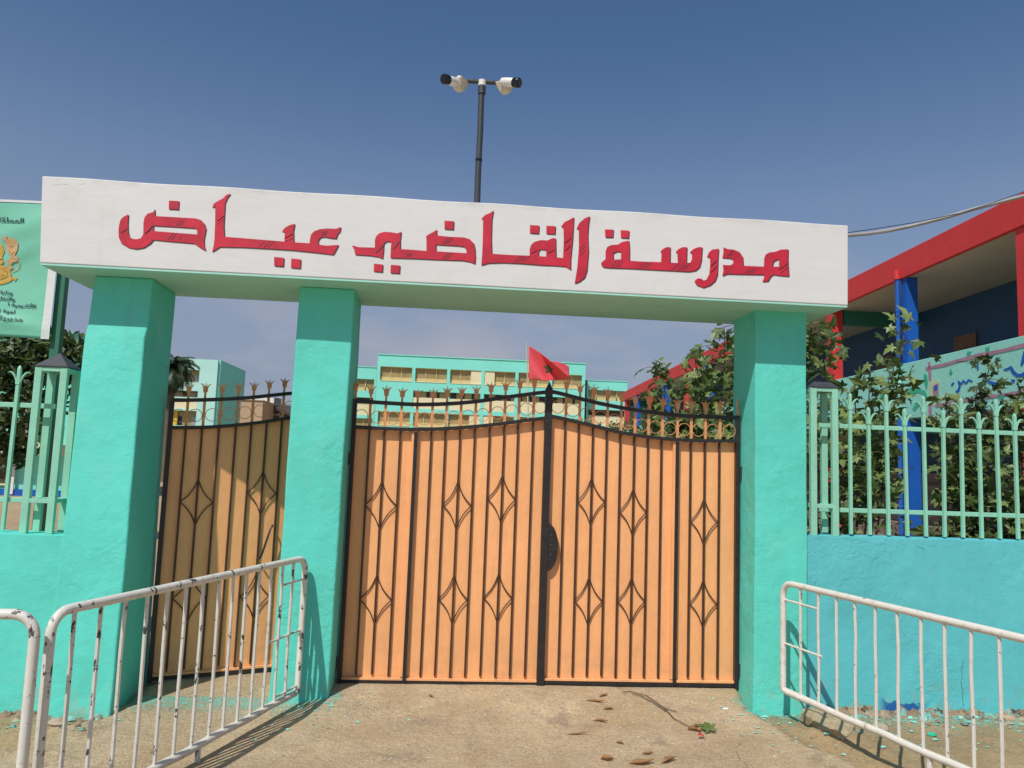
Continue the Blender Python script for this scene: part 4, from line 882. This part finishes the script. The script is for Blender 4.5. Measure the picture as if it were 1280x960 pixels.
MB().box((atY(14.5, 560, CY).x, CY+.15, .05), (atY(18, 560, CY).x, CY+.198, zz(570))).build('door_post', 'fwhite', cr_)

# ================================================================== PLANTS
def palmate(s=1.0, seed=0):
    """lobed plane-tree leaf lying in XY, stalk at the origin, tip along +Y"""
    rnd = random.Random(seed); per = []
    for an, r_ in ((-150, .22), (-118, .50), (-92, .27), (-62, .66), (-38, .36), (-22, .62), (0, .95), (22, .62), (38, .36), (62, .66), (92, .27), (118, .50), (150, .22)):
        r_ *= rnd.uniform(.9, 1.1); a_ = R(an+rnd.uniform(-4, 4)); per.append(Vector((math.sin(a_)*r_, math.cos(a_)*r_+.12, -.22*r_*r_-.16*abs(math.sin(a_))*r_*((seed % 3)-1)+rnd.uniform(-.10, .10)*r_)))
    vs_ = [Vector((0, .12, .03))]+per; n = len(per)
    return [v*s for v in vs_], [(0, i+1, i+2) for i in range(n-1)]
LEAVES = [palmate(1, k) for k in range(5)]
leaf_me = []
for k in range(5):
    b = MB(); b.add(*LEAVES[k]); me = bpy.data.meshes.new('leaf'); me.from_pydata([tuple(v) for v in b.v], [], b.f); me.materials.append(M['leaf']); leaf_me.append(me)
def rand_rot(rnd, up_=.55):
    n = Vector((rnd.gauss(0, 1)-.15, rnd.gauss(0, 1)-.5, rnd.gauss(0, 1)+up_*2)).normalized()
    return n.to_track_quat('Z', 'Y') @ Matrix.Rotation(rnd.uniform(0, 6.283), 3, 'Z').to_quaternion()
def sapling(label, base, tops, n_leaf, size, spread, seed, n_obj=90, zmin=.25, mat='leaf'):
    rnd = random.Random(seed); t = thing('plane_sapling', label, 'sapling', tuple(base), 0, 'plane saplings behind the railing')
    base = Vector(base); pts = []; sb = MB()
    for tp in tops:
        tp = Vector(tp); mid = (base+tp)/2+Vector((rnd.uniform(-.1, .1), rnd.uniform(-.1, .1), 0)); line = []
        for i in range(9):
            k = i/8; p = base*(1-k)**2+mid*2*k*(1-k)+tp*k*k; line.append(p+Vector((rnd.uniform(-.012, .012), rnd.uniform(-.012, .012), 0)))
        sb.tube(line, [.009*(1-k/9)+.003 for k in range(9)], 6)
        h = (tp-base).length
        for j in range(int(n_leaf/len(tops))):
            k = rnd.uniform(zmin, 1.0); i = min(7, int(k*8)); p = line[i].lerp(line[i+1], k*8-i); q = spread*(1.15-k*.75)
            o = Vector((rnd.gauss(0, 1)*q*.55, rnd.gauss(0, 1)*q*.55, rnd.uniform(-.4, .35)*q*.7)); pts.append((p+o, p, k))
            if j % 4 == 0: sb.tube([p, p+o*.6+Vector((0, 0, .02)), p+o], [.004, .003, .002], 4)
    sb.build('stem', 'bark', t, smooth=True)
    pts.sort(key=lambda q_: (q_[0]-EYE).length)
    fol = MB(); inv = WM[t.name].inverted()
    for i, (p, a_, k) in enumerate(pts):
        s_ = size*rnd.choice((.5, .7, .85, 1, 1, 1.15, 1.3))*rnd.uniform(.85, 1.1)*(1.1-.25*k); rq = rand_rot(rnd)
        if i < n_obj:
            o = bpy.data.objects.new('leaf', leaf_me[rnd.randrange(5)]); COL.objects.link(o); o.parent = t; o.location = inv @ p; o.rotation_mode = 'QUATERNION'; o.rotation_quaternion = rq; o.scale = (s_, s_, s_)
        else:
            lv = LEAVES[rnd.randrange(5)]; fol.add([p+(rq @ (v*s_)) for v in lv[0]], lv[1])
    if fol.v:
        me = bpy.data.meshes.new('foliage'); me.from_pydata([tuple(inv @ v) for v in fol.v], [], fol.f); me.materials.append(M[mat]); o = link('foliage', me, t); o['kind'] = 'stuff'
    return t
def G(x, y, Y): p = atY(x, y, Y); return p
sapling('leafy plane sapling standing behind the right pillar of the gateway', (2.75, 7.6, 0), [G(905, 408, 7.6), G(868, 440, 7.5), G(950, 380, 7.7), G(1022, 398, 7.6), G(1045, 418, 7.4), G(990, 400, 7.8)], 1250, .132, .36, 11, 220)
sapling('plane sapling leaning out over the hedge behind the double gate', (2.35, 8.4, 0), [G(826, 452, 8.4), G(846, 478, 8.3), G(880, 462, 8.5), G(862, 500, 8.2), G(895, 490, 8.4)], 700, .125, .36, 12, 160, .35)
sapling('slender plane sapling whose top shoot crosses the blue column', (3.95, 7.2, 0), [G(1136, 392, 7.2), G(1118, 452, 7.1), G(1088, 458, 7.0), G(1068, 470, 7.2), G(1045, 500, 7.0)], 430, .14, .27, 13, 170, .46)
sapling('bushy dark sapling in front of the mural lettering', (5.05, 7.4, 0), [G(1238, 448, 7.4), G(1222, 482, 7.3), G(1252, 500, 7.5), G(1192, 520, 7.3), G(1180, 492, 7.2)], 540, .125, .25, 14, 170, .38, 'leaf_dark')
sapling('spreading plane sapling at the right picture edge behind the railing', (5.6, 7.0, 0), [G(1280, 470, 7.0), G(1268, 500, 6.9), G(1300, 500, 7.1), G(1240, 560, 6.8), G(1330, 480, 7.0)], 640, .13, .30, 15, 170, .34, 'leaf_dark')
sapling('low plane sapling behind the lattice post of the right railing', (3.3, 6.8, 0), [G(1058, 540, 6.8), G(1085, 560, 6.7), G(1030, 520, 6.9), G(1072, 600, 6.8)], 170, .13, .28, 16, 110, .42)

QUAD = [Vector((0, -.5, 0)), Vector((.28, .0, .06)), Vector((0, .55, 0)), Vector((-.28, 0, .06))]
def clump_leaves(b, c, rx, ry, rz, n, size, rnd):
    for _ in range(n):
        while True:
            p = Vector((rnd.uniform(-1, 1), rnd.uniform(-1, 1), rnd.uniform(-1, 1)))
            if .25 < p.length < 1: break
        p = p*(.55+.45*rnd.random()) if rnd.random() < .35 else p.normalized()*rnd.uniform(.72, 1.05)
        p = Vector((p.x*rx, p.y*ry, p.z*rz))+c; rq = rand_rot(rnd, .4); s_ = size*rnd.uniform(.7, 1.3)
        b.add([p+(rq @ (v*s_)) for v in QUAD], [(0, 1, 2, 3)])
def leafy_tree(name, label, base, trunk_h, clumps, n, size, seed, cat='tree', mat='leaf_dark', tr_=.12):
    rnd = random.Random(seed); t = thing(name, label, cat, tuple(base)); base = Vector(base)
    sb = MB(); top_ = base+Vector((0, 0, trunk_h)); sb.tube([base, base+Vector((.05, 0, trunk_h*.5)), top_], [tr_, tr_*.8, tr_*.65], 9)
    fb = MB()
    for c, rx, ry, rz in clumps:
        c = Vector(c); sb.tube([top_-Vector((0, 0, .15)), top_.lerp(c, .5)+Vector((rnd.uniform(-.1, .1), 0, .12)), c], [tr_*.5, tr_*.3, tr_*.12], 6); clump_leaves(fb, c, rx, ry, rz, int(n*rx*rz), size, rnd)
    sb.build('trunk', 'bark', t, smooth=True)
    inv = WM[t.name].inverted(); me = bpy.data.meshes.new('crown'); me.from_pydata([tuple(inv @ v) for v in fb.v], [], fb.f); me.materials.append(M[mat]); link('crown', me, t)
    return t
TY = 13.0
leafy_tree('yard_tree', 'dark dense tree behind the banner on the left', (atY(-30, 500, TY).x, TY, 0), 1.7,
    [(tuple(atY(x, y, TY+dy)), r1, r1, r1*.8) for x, y, dy, r1 in ((20, 470, 0, .62), (62, 452, .3, .55), (88, 436, .2, .38), (45, 430, .4, .5), (0, 440, .2, .7), (25, 515, -.2, .52), (-40, 470, 0, .9), (5, 560, 0, .45), (55, 500, .3, .42), (86, 475, .4, .34), (-20, 530, .2, .7), (28, 560, .3, .25))], 1500, .15, 21)
# hedge shrubs in front of the red building
for i, (x, y, Y, r1) in enumerate(((748, 545, 21, .75), (775, 546, 19, .75), (805, 543, 17, .8), (838, 545, 15, .8), (872, 545, 13.5, .8), (905, 545, 12, .8), (728, 540, 26, .8))):
    c = atY(x, y, Y); pos = ('farthest', 'second nearest the blue columns', '', '')[0]
    lab = ['round dark hedge shrub under the second finials right of the flag', 'dark hedge shrub at the foot of the far blue column', 'dark hedge shrub below the nearer blue column seen over the gate', 'dark hedge shrub just left of the leaning sapling', 'dark hedge shrub under the leaning sapling', 'dark hedge shrub next to the right gate pillar', 'farthest dark hedge shrub by the teal wing'][i]
    leafy_tree('hedge_shrub', lab, (c.x, Y, 0), max(.4, c.z-r1*.9), [((c.x, Y, c.z-.15), r1, r1*.8, r1*.75), ((c.x+.2, Y+.1, c.z-1.0), r1*1.1, r1*.9, r1), ((c.x-.3, Y+.2, c.z-.9), r1, r1*.9, r1)], 620, .15, 40+i, 'shrub', 'leaf_dark', .05)['group'] = 'hedge shrubs along the red building'
# undergrowth behind the right railing
rnd = random.Random(5); fb = MB()
for i in range(13):
    x = 2.9+i*.28+rnd.uniform(-.1, .1); clump_leaves(fb, Vector((x+.6, 8.6+rnd.uniform(-.3, 1.2), .75+rnd.uniform(-.3, .35)+.02*i)), .35, .3, .35, 60, .085, rnd)
me = bpy.data.meshes.new('undergrowth'); me.from_pydata([tuple(v) for v in fb.v], [], fb.f); me.materials.append(M['leaf_dark']); tag(link('undergrowth', me), 'tangled dark undergrowth behind the right railing', 'undergrowth', None, 'stuff')
# palm
PY = 42.0; pc = atY(215, 464, PY)
pt = thing('palm_tree', 'shaggy palm behind the leaning left pillar', 'palm', (pc.x, PY, 0)); rnd = random.Random(3)
MB().tube([(pc.x+.1, PY, 0), (pc.x-.05, PY, pc.z*.5), (pc.x, PY, pc.z)], [.28, .24, .26], 12).build('trunk', 'palm_bark', pt, smooth=True)
for i in range(150):
    b = MB(); an = rnd.uniform(0, 6.283); el = rnd.uniform(-1.1, 1.3); ln = rnd.uniform(1.05, 1.6); d = Vector((math.cos(an), math.sin(an), 0)); line = []
    for k in range(9):
        s_ = k/8*ln; e_ = el-1.35*(k/8)**1.5; p = (line[-1]+(d*math.cos(e_)+Vector((0, 0, math.sin(e_))))*ln/8) if line else pc+Vector((0, 0, .15)); line.append(p)
    b.tube(line, [.025*(1-k/10) for k in range(9)], 4)
    sd_ = d.cross(Vector((0, 0, 1)))
    for k in range(2, 17):
        q = k/2; i0 = min(7, int(q)); p = line[i0].lerp(line[i0+1], q-i0); tg = (line[i0+1]-line[i0]).normalized()
        for sg in (-1, 1):
            l_ = .36*(1-abs(k/16-.5)*.9); tip = p+sd_*sg*l_*.75+tg*l_*.55-Vector((0, 0, l_*rnd.uniform(.25, .6))); w_ = tg*.04
            b.add([p-w_, p+w_, tip], [(0, 1, 2)])
    b.build('frond', 'leaf_palm', pt)

# ================================================================== GROUND LITTER
def gz(x, y): return gh(x, y)[0]
def ground_at(px_, py_):
    p = atZ(px_, py_, 0); return Vector((p.x, p.y, gz(p.x, p.y)))
lit = [(744.7, 884, .10, .016, 10, 'long curled brown dry leaf nearest the gate'), (754.4, 878.7, .06, .012, -22, 'thin brown leaf fragment close to the gate'), (761, 891, .05, .018, 15, 'small curled brown leaf in the cluster by the gate'), (750.8, 903, .07, .017, 20, 'dark brown leaf lying alone on the slab'), (723, 919, .10, .009, 2, 'thin straight brown twig piece on the slab'), (775, 930, .035, .016, 30, 'tiny dark leaf crumb in mid slab'), (759, 951, .055, .03, 15, 'brown crumpled leaf low on the slab, beside the wide one'), (802.6, 955.5, .11, .028, -8, 'widest brown dry leaf at the bottom picture edge'), (836, 952.4, .085, .024, -25, 'pointed brown leaf at the bottom edge, rightmost'), (810, 943, .05, .016, 5, 'pale tan leaf flake above the widest dry leaf'), (868.6, 913.8, .062, .045, 40, 'crumpled brown leaf beside the green leaf'), (538, 878, .05, .012, 60, 'slim brown leaf left of the gate centre')]
for x, y, l_, w_, an, lab in lit:
    p = ground_at(x, y); rnd = random.Random(int(x)); ca, sa = math.cos(R(-an)), math.sin(R(-an)); b = MB(); n = 7; V_ = []
    for i in range(n):
        k = i/(n-1)-.5; ww = w_*.75*(max(0, 1-(2*k)**2))**.9*(1.2-k)+.001; up_ = .003+.012*max(0, k+.1)**2*4*l_/.1+rnd.uniform(-.001, .003)
        for s_ in (-1, 0, 1):
            lx, ly = k*l_*1.35, s_*ww*.75+.25*w_*math.sin(k*5+x); V_.append((p.x+lx*ca-ly*sa, p.y+lx*sa+ly*ca, p.z+up_+abs(s_)*ww*.8))
    b.add(V_, [(3*i+j, 3*i+j+1, 3*i+j+4, 3*i+j+3) for i in range(n-1) for j in range(2)]); o = b.build('dry_leaf', 'dry', None, smooth=True); o.modifiers.new('t', 'SOLIDIFY').thickness = .0015; tag(o, lab, 'leaf', 'dry leaves on the slab')
tw = thing('fallen_twig', 'broken twig with green leaf lying on the concrete before the gate', 'twig', tuple(ground_at(868, 914)))
z8 = Z(700, 860, 4.923)
for path in ([(385, 80), (430, 76), (530, 95), (640, 150), (700, 200), (780, 240), (830, 262)], [(440, 85), (500, 98), (580, 130), (650, 165)], [(640, 150), (680, 162), (715, 168)]):
    pp = [ground_at(*q)+Vector((0, 0, .012)) for q in z8(path)]; MB().tube(pp, .0032, 5).build('stalk', 'bark', tw)
inv = WM[tw.name].inverted()
for (x, y, s_, mt_, rz) in ((888, 917, .095, 'leaf', 0), (884, 914, .07, 'leaf_dark', 1.2), (879, 922.5, .045, 'sign_red', 2)):
    p = ground_at(x, y)+Vector((0, 0, .02)); me = leaf_me[int(x) % 5].copy(); me.materials.clear(); me.materials.append(M[mt_]); o = link('leaf', me, tw, inv @ p, rz); o.rotation_euler = (.35, -.3, rz); o.scale = (s_,)*3
def stone_mesh(name, p, rx, ry, rz_, seed, mat):
    bm = bmesh.new(); bmesh.ops.create_icosphere(bm, subdivisions=2, radius=1)
    for v in bm.verts:
        k = 1+.28*noise.noise(v.co*1.3+Vector((seed*3.1, 0, 0)))+.12*noise.noise(v.co*3+Vector((seed, 5, 0))); v.co = Vector((v.co.x*rx*k, v.co.y*ry*k, v.co.z*rz_*k))+p
    me = bpy.data.meshes.new(name); bm.to_mesh(me); bm.free(); me.materials.append(M[mat]); return link(name, me)
for x, y, a3, lab, mt_ in ((73, 906, (.055, .04, .028), 'rounded tan stone at the foot of the teal wall', 'stone'), (907, 890.5, (.022, .014, .008), 'flat white pebble beside the right pillar', 'fwhite'), (671, 858, (.085, .05, .028), 'concrete lump at the stop of the double gate', 'stone'), (1165, 910, (.032, .022, .016), 'teal painted plaster lump below the cyan wall', 'mural_green'), (1100, 905, (.06, .04, .03), 'grey tan rubble stone by the old blue paint', 'stone'), (1260, 893, (.05, .03, .022), 'ochre stone wedged at the wall foot, far right', 'beige')):
    p = ground_at(x, y); tag(stone_mesh('stone', p+Vector((0, 0, a3[2]*.5)), *a3, int(x), mt_), lab, 'stone')
# crumbling footing along both walls
def footing(name, label, x0, x1, yw, seed, mat):
    n = int((x1-x0)/.022); V_, F_ = [], []; m_ = 9
    for i in range(n+1):
        x = x0+(x1-x0)*i/n
        wd = .10+.07*noise.noise(Vector((x*3, seed, 0)))+.06*noise.noise(Vector((x*14, seed, 2))); hh = max(-.03, .028+.05*noise.noise(Vector((x*4.3, seed, 7)))+.04*noise.noise(Vector((x*19, seed, 9))))
        for k in range(m_):
            t = k/(m_-1); y = yw+.03-(wd+.03)*t; z = hh*(1-t**1.6)+.026*noise.noise(Vector((x*30, t*9, seed)))*(1-t)-.03*t; V_.append((x, y, z+gz(x, y)*t))
    for i in range(n):
        for k in range(m_-1): F_.append((i*m_+k, i*m_+k+1, (i+1)*m_+k+1, (i+1)*m_+k))
    o = MB().add(V_, F_).build(name, mat, None); return tag(o, label, 'rubble', None, 'stuff')
a = Mt('crumbled_render', (.29, .215, .135), .95, spec=.2); a.vary(9, .35, detail=8); a.vary(40, .2); a.mix(a.mul(a.ramp(a.noise(11, 6, .7), .52, .58), .85), (.13, .50, .46)); a.mix(a.ramp(a.noise(16, 6, .7, off=8), .66, .69), (.60, .58, .52)); a.mix(a.ramp(a.noise(13, 6, .7, off=18), .56, .61), (.07, .05, .032)); a.bump(a.noise(40, 6), .014); M['rubble'] = a.done()  # last dark noise patches paint in the shade of holes and crevices
footing('crumbled_footing', 'crumbling plaster footing along the cyan wall', 2.52, 6.2, 5.33, 4, 'rubble')
footing('crumbled_footing', 'crumbled paint-flecked footing along the teal wall on the left', -5, -2.05, 5.07, 9, 'rubble')
sl = [ground_at(x, y) for x, y in ((1006, 886), (1030, 891), (1052, 900), (1069, 907), (1066, 917), (1056, 924), (1046, 919), (1036, 914), (1024, 911), (1012, 900), (1001, 893))]
bs_ = MB().prism([(v.x, v.y, .018+.006*math.sin(i*2.3)) for i, v in enumerate(sl)], (0, 0, -.09)).build('broken_slab', 'concrete', None, bevel=.008); tag(bs_, 'broken piece of concrete slab beside the apron, under the right barrier', 'slab')
rnd = random.Random(19); rb2 = MB()
for i in range(150):
    x = rnd.uniform(2.55, 5.2) if i % 3 else rnd.uniform(-3.6, -2.0); yw = 5.30 if x > 0 else 5.0; y = yw-abs(rnd.gauss(0, .11)); s_ = rnd.uniform(.008, .03); z = gz(x, y); rb2.cur = rnd.choice((0, 0, 0, 1, 2))
    c = Vector((x, y, z+s_*.15)); v = [c+Vector((math.cos(k*1.047+rnd.uniform(-.3, .3))*s_*rnd.uniform(.7, 1.3), math.sin(k*1.047)*s_*rnd.uniform(.5, 1), rnd.uniform(-.2, .1)*s_)) for k in range(6)]
    tp = [c+(q-c)*rnd.uniform(.5, .85)+Vector((0, 0, s_*rnd.uniform(.35, .8))) for q in v]; rb2.add(v+tp, [(k, (k+1) % 6, (k+1) % 6+6, k+6) for k in range(6)]+[(6, 7, 8, 9, 10, 11)])
tag(rb2.build('plaster_rubble', ['rubble', 'stone', 'mural_teal'], None), 'broken plaster bits lying along the wall feet', 'rubble', None, 'stuff')
# loose grit and paint flakes
rnd = random.Random(9); gb, pf = MB(), MB()
for i in range(2600):
    if rnd.random() < .6: x, y = rnd.uniform(-2.6, 4.2), 5.25-abs(rnd.gauss(0, .45))
    else: x, y = rnd.uniform(-2.6, 3.6), rnd.uniform(3.4, 5.5)
    if y > 5.28 and not (-.7 < x < 2.08): continue
    l, r_ = apron_edges(y); s_ = rnd.uniform(.0025, .006)*(2.2 if (x > r_+.05 or x < l) and rnd.random() < .3 else 1); z = gz(x, y)
    nearp = min(abs(x+.78), abs(x-2.15)) < .3 or x > 2.2 or x < -1.9
    tgt = pf if rnd.random() < (.16 if nearp else .012) and y > 4.6 else gb
    if tgt is gb:
        v = [Vector((rnd.uniform(-1, 1), rnd.uniform(-1, 1), rnd.uniform(-.2, .9)))*s_+Vector((x, y, z+s_*.2)) for _ in range(5)]; gb.add(v, [(0, 1, 2), (0, 2, 3), (0, 3, 4), (1, 2, 4), (2, 3, 4), (0, 1, 4)])
    else:
        n = 5; s_ *= 2.3; ph = rnd.random()*6; v = [Vector((x+math.cos(ph+k*1.256)*s_*rnd.uniform(.5, 1.4), y+math.sin(ph+k*1.256)*s_*rnd.uniform(.4, 1), z+.004+rnd.uniform(0, .004))) for k in range(n)]; pf.prism(v, (0, 0, -.0015))
for i in range(420):
    x, y = rnd.gauss(.5, 1.0), 5.45-abs(rnd.gauss(0, .75)); 
    if not (-1.9 < x < 2.0) or y < 3.6: continue
    s_ = rnd.uniform(.002, .0065); z = gz(x, y); ph = rnd.random()*6; pf.cur = 1; pf.prism([Vector((x+math.cos(ph+k*1.256)*s_*rnd.uniform(.5, 1.4), y+math.sin(ph+k*1.256)*s_*rnd.uniform(.4, 1.2), z+.003+rnd.uniform(0, .002))) for k in range(5)], (0, 0, -.001))
tag(gb.build('grit', 'stone', None), 'loose grit scattered over the concrete and dirt', 'grit', None, 'stuff')
tag(pf.build('paint_flakes', ['mural_teal', 'fwhite'], None), 'teal and white paint flakes scattered below the walls', 'paint flakes', None, 'stuff')
